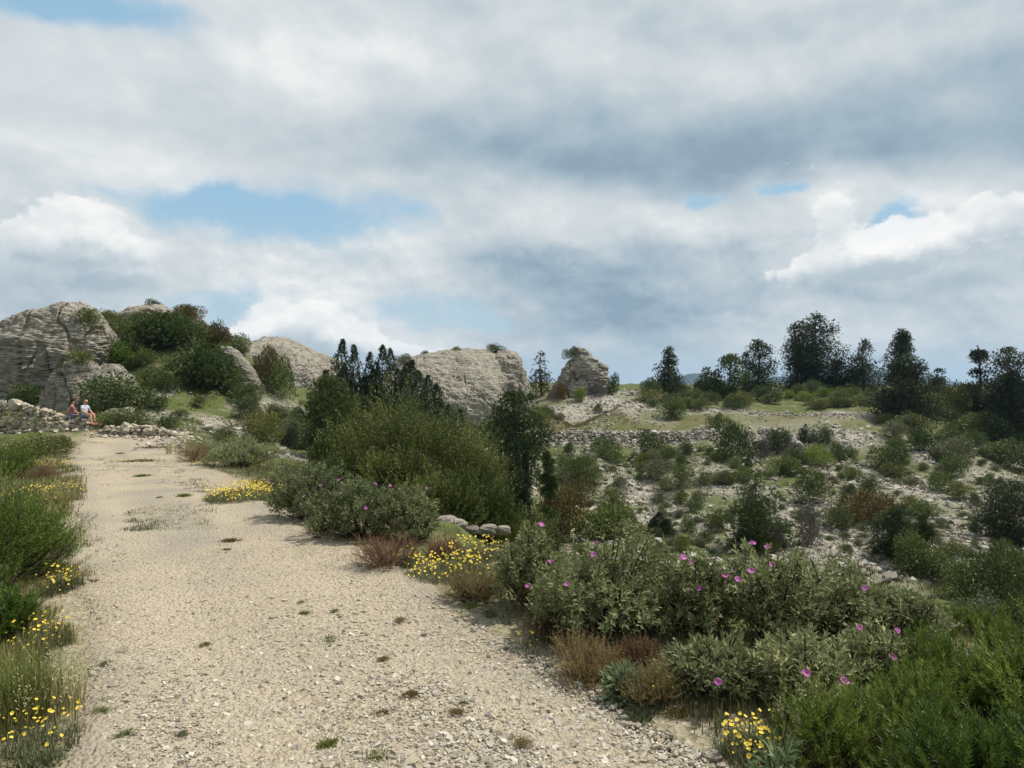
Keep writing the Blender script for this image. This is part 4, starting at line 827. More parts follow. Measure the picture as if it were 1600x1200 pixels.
# ---- bushes of the slopes: a few meshes per kind, every bush its own object
KINDS = {'oak': (M_oak, .42), 'olive': (M_olive, .45), 'lime': (M_lime, .5), 'orange': (M_orange, .5), 'grey': (M_grey, .5), 'greyg': (M_greyg, .42), 'green': (M_green, .42)}
BV = {k: [bush_mesh(k + '_bush_foliage', 1.5, 1.0, 2600, .095, .045, m, lob=q, tint=t, up=.5, shell=.65) for q in (6, 10, 14, 20)] for k, (m, t) in KINDS.items()}
NM = {'oak': 'kermes_oak_bush', 'olive': 'olive_green_bush', 'lime': 'yellow_green_bush', 'orange': 'orange_brown_bush', 'grey': 'dead_grey_bush', 'greyg': 'grey_green_bush', 'green': 'green_bush'}
def bush(kind, px, base, top, w, label, d=None, group=None, loc=None, wh=None):
    if loc is None:
        loc, wm, hm_ = spot(px, base, top, w, d)
    else: wm, hm_ = wh
    o = link(NM[kind], BV[kind][rng.integers(4)], None, loc); o.rotation_euler.z = rng.uniform(0, 6.28)
    o.scale = (wm / 1.5, wm / 1.5 * rng.uniform(.85, 1.1), max(hm_, .15) / 1.0); return tag(o, label, 'bush', group)
BUSHES = [
 ('oak',1568,962,868,90,'dark bush low in the hollow behind the silvery rockroses, at the picture edge'),('green',1510,935,880,70,'green bush in the hollow between the silvery rockrose and the edge'),('olive',1600,915,862,80,'olive bush on the far bank of the hollow at the edge'),('green',1462,905,862,60,'green bush on the hollow floor above the silvery rockrose'),('oak',1545,905,858,56,'dark bush under the scree tongue at the hollow'),('greyg',1540,985,935,80,'grey green bush on the near bank of the hollow beyond the rosemary'),('green',1605,1000,930,90,'green bush behind the weathered grey rock'),
 ('oak',945,709,684,50,'wide dark bush low on the long terrace wall'),('oak',1022,711,676,44,'round dark bush growing against the middle of the terrace wall'),('oak',1071,710,690,24,'small dark bush on the terrace wall beside the round one'),
 ('oak',1147,720,662,58,'large dark oak bush at the broken end of the terrace wall'),('grey',1186,724,690,32,'grey leafless bush beside the large dark oak bush'),('oak',1116,668,647,26,'dark bush alone in the dry meadow above the wall'),
 ('oak',890,711,690,16,'tiny upright bush near the start of the terrace wall'),('green',960,724,705,32,'green bush below the wide dark one on the wall'),('green',1001,729,709,26,'small bush just under the foot of the terrace wall'),
 ('greyg',1022,750,721,48,'soft grey green bush in the middle of the upper slope'),('green',1068,760,729,36,'green bush beside the soft grey green one on the upper slope'),('green',1038,766,748,24,'small bush below a pair of larger green ones'),
 ('olive',1063,788,767,26,'olive bush at the edge of the bare gravel patch'),('green',1084,798,780,30,'low green bush below the olive one by the gravel patch'),('greyg',1092,783,767,24,'grey green bush by the yellow spot on the slope'),
 ('green',1076,831,808,26,'green bush standing just above the rockrose, right of the pointed juniper'),('green',1121,826,797,38,'low bush beside the lone feathery pine'),('green',958,791,761,40,'green bush above the hollow, left of the gravel patch'),
 ('greyg',972,761,745,28,'small grey bush where the slope turns to gravel'),('greyg',1030,783,768,28,'flat grey bush inside the gravel patch'),('olive',1134,758,738,26,'olive bush between the oak bush and the feathery pine'),
 ('olive',1105,757,735,28,'yellowish bush under the small wall bush'),('green',926,757,731,30,'green bush low in the middle of the valley side'),('orange',902,787,752,50,'orange brown bush beside the slender bare trunk'),
 ('green',940,846,790,104,'broad mass of green broom in the hollow behind the rockrose'),('orange',880,842,768,84,'rusty brown bush in the hollow behind the flowers'),('green',905,745,715,46,'green bush next to the slender pine top'),
 ('green',880,735,712,36,'green bush under the pale end of the terrace wall'),('oak',1217,706,671,34,'dark bush between the two terrace walls'),('oak',1289,693,668,30,'dark round bush right of the small juniper'),
 ('oak',1240,728,699,38,'dark bush joined to the yellow green one'),('lime',1277,727,697,48,'bright yellow green bush, the brightest on the slope'),('oak',1308,721,691,32,'dark bush at the far side of the yellow green one'),
 ('green',1329,714,698,20,'little green bush beside the stony track'),('green',1222,742,713,46,'green bush above the young feathery pine'),('oak',1386,733,694,54,'big round dark bush on the pale stones'),
 ('olive',1402,746,726,46,'flat olive bush under the big round dark one'),('oak',1440,704,671,50,'dark bush on the terrace below the big near pine'),('greyg',1486,720,684,64,'wide grey green bush in the middle of the terrace scrub'),
 ('green',1521,700,674,34,'light green bush above the wide grey green one'),('green',1488,744,713,48,'green bush below the wide grey green one'),('green',1328,752,732,32,'green bush on the bare stony strip'),
 ('oak',1270,785,741,58,'large dark oak bush by the bare stony strip'),('oak',1359,780,745,32,'upright dark bush touching the orange patch'),('oak',1325,772,756,18,'tiny dark bush between the two dark oak bushes'),
 ('oak',1306,824,789,48,'dark bush below the orange patch, above the dead grey bush'),('orange',1362,816,772,72,'orange and olive low bush spreading down the scree'),('orange',1342,822,792,44,'yellowish brown patch of bush joined to the orange one'),('olive',1426,797,777,34,'olive bush at the tail of the orange patch'),
 ('green',1450,809,786,48,'green bush at the lower edge of the bare stones'),('greyg',1418,761,745,28,'grey green bush on the bare white stones'),('green',1468,767,739,34,'green bush at the upper edge of the white stones'),
 ('green',1502,779,754,38,'green bush on stones before the dense dark pine'),('oak',1524,790,771,20,'small dark bush close to the dense dark pine'),('green',1546,758,740,20,'small green bush above the dense dark pine'),
 ('green',1435,893,836,76,'mid green bush just behind the highest rockrose'),('green',1520,834,814,24,'green bush beneath the dense dark pine'),('greyg',1466,854,839,20,'small grey bush on the lower scree'),('green',1495,868,846,38,'green bush low on the scree tongue'),
 ('green',1565,874,844,38,'green bush beside the scree tongue at the edge'),('grey',1265,854,792,32,'bare dead grey bush above the pink flowers'),('grey',1212,856,822,26,'grey twiggy bush at the foot of the feathery pine'),
 ('oak',856,652,635,24,'dark bush on the pale mound below the pinnacle'),('oak',934,645,632,18,'small bush in the middle of the pale mound'),('greyg',872,655,645,20,'grey green cushion at the base of the pale mound'),
 ('oak',1013,614,592,30,'round dark bush next to the lone ragged pine'),('oak',958,617,586,20,'upright dark bush against the side of the pinnacle'),('lime',907,626,607,24,'bright green bush at the foot of the pinnacle'),
 ('orange',875,622,600,24,'brown bush on the shoulder of the pinnacle'),('grey',935,622,598,24,'grey bush below the ledges of the pinnacle'),('green',1046,655,624,42,'green bush at the edge of the pale mound'),
 ('olive',1422,674,649,58,'olive bush under the big dark near pine'),('lime',1458,642,614,30,'yellow green bush beside the big dark near pine'),('olive',1492,648,602,50,'olive bush in front of the small round pine'),
 ('orange',1530,640,602,40,'bush with orange tips below the end clump of pines'),('olive',1560,655,598,80,'large olive bush under the end clump of pines'),('oak',1545,690,648,60,'dark bush below the large olive one'),
 ('oak',1590,735,690,60,'dark bush at the edge beneath the black green pine'),('green',1560,720,690,44,'green bush before the black green pine'),
 ('oak',55,632,602,70,'dark green bush at the foot of the big outcrop, above the stone wall'),('oak',30,636,612,40,'dark bush behind the highest part of the stone wall'),('olive',125,567,550,38,'olive strip of bush across the middle of the big outcrop'),('oak',100,600,570,26,'dark bush wedged in a cleft of the big outcrop'),
 ('olive',136,517,487,46,'green bush tucked behind the rock cap'),('olive',168,536,500,58,'olive bush on the saddle above the big outcrop'),('lime',178,572,536,68,'bright olive green bush in the centre of the hillside'),
 ('green',250,606,587,28,'small bright bush under the broad hillside pine'),('oak',187,642,590,108,'large dark green bush behind the sitting people'),('green',190,664,640,86,'low green bush right behind the stone wall end'),
 ('oak',262,670,650,32,'small dark bush standing on the pale rock ledge'),('oak',239,484,470,28,'dark bush crowning the summit rock'),('orange',293,495,479,42,'brown cushion bush on the summit ridge'),
 ('orange',232,510,487,38,'rusty bush just under the summit rock'),('orange',190,519,499,38,'brown bush on the ridge left of the rusty one'),('oak',166,494,486,14,'tiny dark bush on the ridge notch'),
 ('orange',338,545,506,48,'orange brown bush over the broad hillside pine shoulder'),('green',376,548,523,48,'green bush above the slanting rock slab'),('orange',418,606,550,40,'orange flank bush beside the slanting slab'),
 ('green',436,622,574,46,'green bush at the foot of the orange flank'),('oak',425,572,545,30,'dark bush against the smooth grey dome'),('green',280,653,640,30,'small flat bush on the pale ledge top'),
 ('olive',412,694,646,62,'olive bush behind the nearest far rockrose'),('greyg',462,698,660,54,'grey green bush between the path and the round pine'),('olive',437,657,634,46,'olive bush on the lower flank of the hill'),('green',470,672,640,36,'green bush left of the round pine'),
 ('green',352,692,668,40,'green bush beyond the pale grass at the path bend'),('oak',385,650,620,44,'dark bush at the foot of the slanting slab'),('green',440,602,560,30,'green bush on the flank before the smooth dome'),
 ('oak',772,549,539,30,'dark bush on top of the steep end block'),('olive',713,551,543,14,'small olive bush on the rim of the broad rock slab'),('oak',664,556,549,16,'tiny bush on the far slope of the broad rock slab'),('oak',630,568,555,24,'dark bush where the broad dome meets the junipers'),
 ('green',757,655,630,36,'green bush at the foot of the broad dome'),('green',725,650,622,50,'low green bush between feathery juniper and broad dome'),('oak',770,690,648,60,'dark bush below the spreading dark pine'),('olive',840,668,640,40,'olive bush at the side of the spreading dark pine'),
]
TOPS = {'dark bush crowning the summit rock': 62, 'brown cushion bush on the summit ridge': 61.5, 'tiny dark bush on the ridge notch': 61, 'dark bush on top of the steep end block': 74.6, 'small olive bush on the rim of the broad rock slab': 74, 'tiny bush on the far slope of the broad rock slab': 75, 'olive strip of bush across the middle of the big outcrop': 41.9, 'dark bush wedged in a cleft of the big outcrop': 41.6, 'green bush tucked behind the rock cap': 47.5, 'dark bush against the smooth grey dome': 84, 'rusty bush just under the summit rock': 59.5, 'brown bush on the shoulder of the pinnacle': 77.2, 'grey bush below the ledges of the pinnacle': 77, 'dark bush where the broad dome meets the junipers': 72}
for k, px, b, t, w, lb in BUSHES:
    if lb in TOPS:
        d = TOPS[lb]; z = zpy(b, d); bush(k, px, b, t, w, lb, loc=((px - 800) / F * d, d, z - .1), wh=(w / F * d, (b - t) / F * d + .15))
    else: bush(k, px, b, t, w, lb)
d = 79.6; bush('oak', 890, 560, 542, 22, 'dark bush perched on the top of the rock pinnacle', loc=((890 - 800) / F * d, d, zpy(561, d)), wh=(22 / F * d, 18 / F * d))

def fill(n, x0, x1, y0, y1, kinds, wr, hr, label_of, group, avoid=.0, noise_f=.12, thr=-.1, name=None):
    made = 0; tries = 0; pts = []
    while made < n and tries < n * 14:
        tries += 1; px, py = rng.uniform(x0, x1), rng.uniform(y0, y1); p = hit(px, py)
        if p is None: continue
        if fbm(p[None, :2], noise_f, 3, 140)[0] < thr or path_w(p[0], p[1]) > -1: continue
        if pts and min(np.hypot(*(p[:2] - q)) for q in pts) < avoid: continue
        pts.append(p[:2]); k = kinds[rng.integers(len(kinds))]; w = rng.uniform(*wr); h = rng.uniform(*hr) * w
        bush(k, 0, 0, 0, 0, label_of[k], None, group, p - [0, 0, .04], (w, h)); made += 1
fill(95, 1015, 1600, 609, 640, ['green','olive','olive','lime','oak'], (1.3, 2.6), (.42, .65), {'green':'mid green bush in the closed scrub covering the plateau under the pines','olive':'olive bush in the closed scrub covering the plateau under the pines','lime':'yellow green bush in the closed scrub covering the plateau under the pines','oak':'dark oak bush in the closed scrub covering the plateau under the pines'}, 'plateau scrub', 1.0, thr=-.9)
fill(230, 850, 1600, 705, 870, ['green','greyg','olive','olive','oak','greyg'], (.3, .85), (.4, .8), {'green':'small green cushion bush dotting the stony slope across the valley','greyg':'small grey green cushion bush dotting the stony slope across the valley','olive':'small olive cushion bush dotting the stony slope across the valley','oak':'small dark cushion bush dotting the stony slope across the valley'}, 'small slope bushes', .5, .25, -.3)
fill(26, 1380, 1600, 650, 720, ['green','olive','greyg','oak'], (1.1, 2.4), (.5, .7), {'green':'green bush in the scrub on the terrace below the end pines','olive':'olive bush in the scrub on the terrace below the end pines','greyg':'grey green bush in the scrub on the terrace below the end pines','oak':'dark bush in the scrub on the terrace below the end pines'}, 'terrace scrub', 1.0, thr=-.9)
fill(16, 880, 1180, 715, 760, ['green','greyg','green'], (.9, 1.7), (.5, .7), {'green':'green bush in the loose scrub under the long terrace wall','greyg':'grey green bush in the loose scrub under the long terrace wall'}, 'scrub under the wall', .9, thr=-.6)
fill(46, 120, 470, 500, 640, ['olive','green','orange','oak','green','olive'], (.9, 2.2), (.5, .75), {'olive':'olive bush in the scrub clothing the rocky hill','green':'green bush in the scrub clothing the rocky hill','orange':'orange brown bush in the scrub clothing the rocky hill','oak':'dark bush in the scrub clothing the rocky hill'}, 'hillside scrub', .9, thr=-.6)
fill(22, 390, 560, 640, 705, ['green','olive','greyg'], (.7, 1.5), (.5, .75), {'olive':'small olive bush between the hill foot and the round pine','green':'small green bush between the hill foot and the round pine','greyg':'small grey bush between the hill foot and the round pine'}, 'hill foot bushes', .7, thr=-.6)

# ---- the broom thicket on the edge of the hollow
BR = dict(name='broom_bush', cat='bush', mat=M_broom, group='broom thicket', curve=.5, lob=26, shell=.7, clump=.17, lr=(.12, .2), leader=.08)
for px, d, top, w, n, tint, lb in [(585,16.5,622,100,300,.40,'broom bush with upright green shoots before the junipers'),(640,15.5,598,120,420,.47,'tallest broom bush with pale green tips, in the thick of the thicket'),(700,15,636,120,400,.44,'broad broom bush beside the tallest one'),
        (756,14.5,694,105,320,.42,'lower broom bush at the valley side of the thicket'),(522,18.5,655,66,220,.5,'small olive broom bush next to the round pine'),(560,14.5,690,110,320,.34,'dark broom bush behind the pale path edge gravel'),(625,12.8,700,125,360,.33,'dark low broom bush behind the flowering rockrose'),(690,11.8,735,120,340,.36,'nearest broom bush above the white boulders'),(770,12.5,755,90,260,.36,'low broom bush in the hollow behind the pale boulders'),(735,17,672,80,260,.6,'broom bush with yellowish tips at the thicket crown'),(835,13.5,795,70,200,.4,'small broom bush at the edge of the hollow by the pale flower spike')]:
    loc, wm, h = spot(px, 0, top, w, d); rosemary(label=lb, loc=loc, w=wm * 1.1, h=h, n=int(n * 4.2), L=.066, ww=.021, nper=12, out=.8, tint=tint + .04, len_f=(.07, .15), **BR)

# ---- rockroses along the path
CIS = [(375,730,680,112,9,3,'rockrose with a few pink flowers beside the pale grass, farthest along the path'),(488,810,714,128,16,5,'dark rounded rockrose right behind the yellow flower carpet'),(566,838,736,150,20,9,'flowering rockrose sprawling over the path edge, next to the dark rounded one'),(642,842,752,100,9,5,'rockrose with upright twigs beside the white boulders'),
       (828,950,812,106,7,2,'rockrose with a single bright pink bloom behind the yellow flowers'),(945,985,812,215,30,6,'largest dense rockrose beside the path'),(1082,990,852,128,13,4,'rockrose beside the largest one, thinning to bare twigs'),
       (1208,1000,846,150,13,7,'rockrose topped by the brightest purple bloom'),(1332,1000,866,160,7,1,'tall silvery rockrose without flowers, behind the low twiggy one'),(1425,1000,912,105,5,0,'silvery rockrose at the end of the row by the grey stones'),
       (1118,1078,972,140,3,1,'leggy rockrose on bare forked stems, with yellow bloom beside it'),(1250,1092,980,190,9,2,'low broad rockrose with brown inside, before the tall silvery one'),(1375,1060,968,130,4,4,'rockrose with reddish buds and small purple flowers above the rosemary')]
for px, b, t, w, nl_, nf, lb in CIS:
    loc, wm, h = spot(px, b, t, w); air = .45 if 'leggy' in lb else .2 if 'bare twigs' in lb else .0
    cistus('rockrose_shrub', lb, loc, wm, h, L=.043, nfl=nf, group='rockroses along the path', air=air, tint=.66 if 'silvery' in lb else .44 if 'dark' in lb else .5 if 'largest' in lb else .6, brown=.45 if 'brown inside' in lb or 'bare twigs' in lb else .12)
loc, wm, h = spot(975, 1098, 1032, 62); cistus('sage_plant', 'small pale green broad leaved plant in front of the reddish heath', loc, wm, h, ntips=34, L=.075, lw=.26, mat=M_sage, brown=0, cat='plant', tint=.5)
loc, wm, h = spot(1218, 0, 1140, 70, 2.35); cistus('sage_plant', 'pale green broad leaved plant by the nearest yellow flowers', loc, wm, h, ntips=40, L=.065, lw=.24, mat=M_sage, brown=0, cat='plant', tint=.45)

# ---- rosemary in the near corner
for px, d, top, w, n, lb in [(1300,2.75,1075,190,150,'rosemary with fresh upright shoots next to the yellow flowers'),(1400,2.95,1035,230,230,'rosemary with bright green sprigs in the middle of the near corner'),(1505,3.3,985,220,240,'tall rosemary before the grey stones'),(1592,3.1,975,190,230,'tallest rosemary at the very edge of the picture'),(1490,2.45,1095,260,230,'nearest dark rosemary at the bottom edge'),(1610,2.4,1080,200,200,'shaded rosemary in the bottom corner'),(1530,4.3,948,150,170,'rosemary with brownish tips beyond the grey stones')]:
    loc, wm, h = spot(px, 0, top, w, d); rosemary('rosemary_shrub', lb, loc, wm, h, int(n * 1.7), L=.027, ww=.0052, group='rosemary in the near corner', nper=34, out=.75, leader=.16, lob=18, shell=.6, clump=.1, lr=(.1, .19), len_f=(.16, .3), tint=.36 if 'dark' in lb or 'shaded' in lb else .5)
# ---- green bushes of the other verge
for px, d, top, w, n, lb in [(38,5.5,748,135,330,'big bright green bush at the path side, overhung with grass'),(-20,5.0,735,150,260,'green bush behind the big one, cut by the picture edge'),(62,5.9,800,90,170,'lower green bush touching the gravel, beside the big bright one'),(8,4.3,905,110,190,'small green bush nearer than the big bright one, above the yellow flowers'),(22,12.5,692,70,210,'green bush near the stone wall with yellow flowers below it'),(-40,11,690,120,200,'green bush at the far edge by the stone wall')]:
    loc, wm, h = spot(px, 0, top, w, d); rosemary('verge_bush', lb, loc, wm, max(h, .2), int(n * 2.2), L=.032, ww=.0066, nper=22, out=.75, tint=.5, lob=16, shell=.6, clump=.1, lr=(.12, .2), len_f=(.12, .24), cat='bush', group='green bushes of the verge')
for px, d, top, w, lb in [(95,23,682,60,'dark low bush at the foot of the stone wall, beside the path'),(55,21,684,80,'dark olive bush before the tall stone wall')]:
    bush('olive', px, 0, top, w, lb, d)
for px, b, t, w, tint, lb in [(607,884,827,112,.5,'rust brown heath mound at the path edge'),(740,935,880,120,.55,'brown heath with green stems under the rockroses'),(690,868,835,70,.55,'small rust brown heath behind the yellow flowers'),(855,990,925,100,.5,'orange brown heath at the dark foot of the largest rockrose'),(915,1058,985,150,.6,'reddish green heath bush before the largest rockrose'),(1005,1030,985,110,.5,'rusty heath in the shade between two rockroses'),(1010,1100,1022,80,.6,'green brown heath behind the pale sage'),(300,722,688,62,.5,'brown heath below the pale grass at the bend'),(510,828,792,40,.55,'small brown heath below the sprawling rockrose'),(60,752,722,80,.6,'brown heath on the other verge among yellow flowers'),(1350,1030,1000,50,.4,'dark red heath sprig by the rosemary')]:
    loc, wm, h = spot(px, b, t, w); rosemary('heath_bush', lb, loc, wm, h, int(420 + 520 * wm), L=.013, ww=.0034, mat=M_heath if 'green' not in lb else M_heathg, nper=22, out=.8, tint=tint, cat='bush', group='brown heath', len_f=(.2, .42), leader=.05)

# ---- yellow flowers, pale grass, spikes
YB = [flower_mesh('yellow_bloom', .0085, 5, M_yel, M_yeld, .5, .8) for _ in range(2)]
def yco(me):
    a = np.empty(len(me.vertices) * 3, np.float32); me.vertices.foreach_get('co', a); return a.reshape(-1, 3)
YCO = yco(YB[0]); YF = [list(p.vertices) for p in YB[0].polygons]; YM = [p.material_index for p in YB[0].polygons]
def yellow(name, label, loc, w, dep, h, n, scale=1.0, green=.4):
    n = int(n * 1.5)
    t = thing(name, label, 'flowers', loc, 'yellow flower clumps'); a = rng.uniform(0, 6.28, n); r = np.sqrt(rng.uniform(0, 1, n)); x, y = np.cos(a) * r * w / 2, np.sin(a) * r * dep / 2
    z = H(loc[0] + x, loc[1] + y) - loc[2]; hh = h * rng.uniform(.35, 1.15, n) * (1 - .3 * r ** 2)
    mb = MB(); tuft(mb, np.stack([x, y, z], 1), hh, 5, .05, .0018, .45, .35)
    m = int(n * 1.6); a2 = rng.uniform(0, 6.28, m); r2 = np.sqrt(rng.uniform(0, 1, m)); x2, y2 = np.cos(a2) * r2 * w * .52, np.sin(a2) * r2 * dep * .52
    tuft(mb, np.stack([x2, y2, H(loc[0] + x2, loc[1] + y2) - loc[2]], 1), h * .55, 6, .05, .0022, green, .7); mb.obj('stems', M_greyg, t)
    k = len(YCO); T = np.stack([x, y, z + hh], 1) + rng.normal(size=(n, 3)) * [.03, .03, .008]; v = np.empty((n, k, 3)); up = nrm(rng.normal(size=(n, 3)) * .45 + [0, -.45, 1.]); e1 = nrm(np.cross(up, rdir(n))); e2 = np.cross(up, e1)
    s = scale * rng.uniform(.55, 1.3, n); c = YCO[None] * s[:, None, None]; v = T[:, None] + e1[:, None] * c[..., :1] + e2[:, None] * c[..., 1:2] + up[:, None] * c[..., 2:]
    mb = MB(); mb.add(v.reshape(-1, 3), np.zeros((0, 4), int)); f = np.array(YF)[None] + (np.arange(n) * k)[:, None, None]; mb.f[-1] = f.reshape(-1, 4); mb.m[-1] = np.tile(YM, n)
    o = mb.obj('blossoms', [M_yel, M_yeld], t); o['kind'] = 'stuff'; return t
for px, b, w, dep, h, n, sc_, lb in [(382,778,100,1.5,.22,420,1.25,'dense carpet of yellow flowers between two rockroses'),(700,898,130,.55,.16,110,1.15,'yellow flower clump in front of the brown heath'),(745,872,95,.6,.2,85,1.1,'loose yellow flowers behind the brown heath, below the pale boulders'),(640,880,50,.35,.15,26,1.0,'few yellow flowers growing through the rust brown heath'),(1172,1185,85,.28,.16,55,1.0,'nearest yellow flower clump beside the rosemary'),(560,838,80,.3,.1,24,1.1,'scattered yellow flowers under the sprawling rockrose'),(500,835,36,.3,.1,14,1.1,'little group of yellow flowers under the dark rounded rockrose'),(313,728,34,.7,.16,30,1.3,'small yellow flower group at the bend by the brown heath'),
     (1010,1108,40,.2,.12,7,.9,'three or four yellow flowers below the sage'),(835,1010,50,.3,.1,8,.9,'single yellow blooms on gravel below the orange brown heath'),(1250,970,60,.3,.3,10,1.2,'yellow green bloom cluster inside the low broad rockrose'),
     (60,735,90,1.8,.2,130,1.3,'yellow flowers farthest along the other verge'),(78,775,75,1.2,.18,110,1.25,'yellow flower strip halfway along the other verge'),(45,790,90,1.0,.2,50,1.2,'yellow flowers behind the pale grass of the verge'),(97,922,34,.4,.2,34,1.1,'small yellow clump beside the big bright green bush'),(60,1010,75,.4,.18,40,1.0,'yellow flowers before the small green bush of the verge'),(60,1165,110,.3,.17,34,.95,'nearest yellow flowers of the other verge'),(125,693,70,1.6,.14,60,1.4,'yellow flowers at the foot of the stone wall'),(190,722,50,.8,.1,26,1.2,'yellowish low weeds with flowers in the middle of the path')]:
    loc, wm, _ = spot(px, b, b - 40, w); loc[2] += .03; yellow('yellow_flower_clump', lb, loc, wm, dep, h, n, sc_)
def seedgrass(name, label, loc, w, h, n, mat, tint, cat='grass', head=True, group=None):
    t = thing(name, label, cat, loc, group); a = rng.uniform(0, 6.28, n); r = np.sqrt(rng.uniform(0, 1, n)); P = np.stack([np.cos(a) * r * w / 2, np.sin(a) * r * w / 2, 0 * r], 1); P[:, 2] = H(loc[0] + P[:, 0], loc[1] + P[:, 1]) - loc[2]
    mb = MB(); tuft(mb, P, h, 9, .04, .0022, tint, .5); mb.obj('blades', mat, t)
    if head:
        mb = MB(); m = n * 3; a = rng.uniform(0, 6.28, m); r = np.sqrt(rng.uniform(0, 1, m)); T = np.stack([np.cos(a) * r * w * .6, np.sin(a) * r * w * .6, h * rng.uniform(.7, 1.15, m)], 1)
        Q = np.repeat(T, 7, 0) + np.tile(np.linspace(-.05, .03, 7), m)[:, None] * [0, 0, 1.]; leaves(mb, Q, rdir(m * 7) + [0, 0, .8], .018, .006, rng.uniform(.3, 1, m * 7)); mb.obj('seed_heads', M_pale, t)['kind'] = 'stuff'
    return t
for px, b, t_, w, n, mt, tint, hd, lb in [(68,808,755,80,60,M_grassd,.5,True,'pale feathery grass clump at the edge of the gravel'),(60,1120,1040,130,50,M_grassd,.45,True,'yellowish seeding grass nearest on the other verge'),(292,712,676,60,60,M_grassd,.45,True,'pale straw grass at the bend before the low wall'),(325,708,678,50,50,M_grassg,.6,True,'green grass clump behind the straw grass at the bend'),(20,1130,1000,90,60,M_grassg,.5,False,'tall green grass at the picture edge above yellow flowers'),(10,1000,930,60,50,M_grassg,.5,False,'tall green grass below the small verge bush'),(740,800,690,100,40,M_grassd,.5,True,'thin dry grass stalks before the broom thicket'),(690,805,700,60,26,M_grassd,.5,True,'dry stalks above the tallest white boulder'),]:
    if not n: continue
    loc, wm, h = spot(px, b, t_, w); seedgrass('grass_clump', lb, loc, wm, h, n, mt, tint, head=hd, group='tall grass clumps')
for px, d, b, t_, lb in [(895,5.1,0,822,'pale cream flower spike rising above the largest rockrose'),(820,4.9,0,928,'short cream flower spike at the foot of the single bloom rockrose'),(1128,5.0,0,880,'thin cream flower spike between two rockroses'),(972,5.3,0,838,'faint cream spike over the largest rockrose')]:
    loc, wm, h = spot(px, b, t_, 20, d); t = thing('flower_spike', lb, 'plant', loc, 'cream flower spikes'); mb = MB(); tube(mb, [(0, 0, 0), (.01, 0, h * .5), (0, 0, h)], [.004, .003, .002], 5); mb.obj('stem', M_sage, t, True)
    mb = MB(); m = 46; z = h * rng.uniform(.84, 1.02, m); leaves(mb, np.stack([rng.normal(size=m) * .008, rng.normal(size=m) * .008, z], 1), rdir(m) + [0, 0, .2], .022, .012, .5); mb.obj('blossoms', M_white, t)['kind'] = 'stuff'

# ---- tufts on the gravel
def tuftmesh(n, h, w, tint, mat):
    mb = MB(); P = np.stack([rng.normal(size=n) * w, rng.normal(size=n) * w * .7, np.zeros(n)], 1); tuft(mb, P, h, 10, .03, .002, tint, .8); m = n * 12; leaves(mb, np.repeat(P, 12, 0) + rng.normal(size=(m, 3)) * [.025, .025, 0] + [0, 0, .005], rdir(m) * [1, 1, .3] + [0, 0, .55], .022, .006, rng.uniform(.2, .7, m)); return mb.mesh('tuft_blades', mat)
TUF = [tuftmesh(14, .045, .02, .4, M_grassg), tuftmesh(22, .04, .02, .4, M_greyg), tuftmesh(10, .05, .02, .5, M_grassg), tuftmesh(28, .025, .02, .3, M_heathg)]
for px, b, w, k, lb in [(475,962,40,0,'green tuft on the gravel in the middle distance of the path'),(515,1006,58,0,'bright green tuft alone in the middle of the path'),(510,1170,70,0,'broad green tuft beside the bright angular stone'),(592,1190,70,2,'green tuft at the bottom edge of the gravel'),(540,1115,40,2,'thin upright tuft on the gravel above the bright stones'),(285,1150,40,1,'flat grey green weed low on the gravel'),(165,1042,42,1,'grey green weed near the verge of the path'),(165,1100,48,1,'grey thyme like cushion at the verge'),(725,1103,34,1,'small bluish weed towards the heath side of the gravel'),(735,950,40,2,'tuft at the gravel edge below the brown heath'),(765,962,44,1,'grey green cushion at the gravel edge by the orange heath'),(285,778,46,0,'two lobed green tuft far up the path'),(250,780,24,1,'small dark weed beside the two lobed tuft'),(220,746,50,0,'flat dark weed patch far up the path'),(215,722,90,3,'wide flat weed patch in the middle of the far path'),(240,700,70,3,'olive weed patch near the low wall'),(187,710,24,0,'small weed by the bare track near the wall'),(470,945,30,2,'little tuft behind the one in the middle distance'),(1000,1125,90,1,'grey cushion herb on the gravel below the sage'),(1060,1118,60,3,'brown grey dry herb beside the cushion herb'),(60,1196,130,1,'grey green cushion in the near corner of the verge'),(360,848,40,3,'dry brown weed halfway up the gravel'),(690,880,26,2,'tuft in front of the yellow flower clump'),(145,910,26,3,'brown dry weed at the verge by the small yellow clump'),(320,1010,30,3,'dry weed in the wheel track'),(640,1090,50,3,'tan dried weed on the near gravel'),(600,1118,46,3,'second tan dried weed on the near gravel')]:
    loc, wm, _ = spot(px, b, b - 20, w); o = link('grass_tuft', TUF[k], None, loc + [0, 0, .03]); s = max(.4, wm / .24); o.scale = (s * 1.1, s, min(2.4, 1.9 * s)); o.rotation_euler.z = rng.uniform(0, 6.28); tag(o, lb, 'grass tuft', 'tufts on the path')

xs, ds_ = screen_scatter(70, 120, 1000, 720, 1180, .8); nW = 0
for x, y in zip(xs, ds_):
    if path_w(x, y) < .12 or nW >= 9: continue
    nW += 1; o = link('grass_tuft', TUF[int(rng.integers(4))], None, (x, y, H(x, y)[0] + .025)); s = rng.uniform(.3, .6); o.scale = (s * 1.6, s * 1.2, s * rng.uniform(.6, 1.)); o.rotation_euler.z = rng.uniform(0, 6.28); tag(o, 'tiny weed sprouting from the gravel, smaller than the other tufts', 'weed', 'tiny weeds on the gravel')

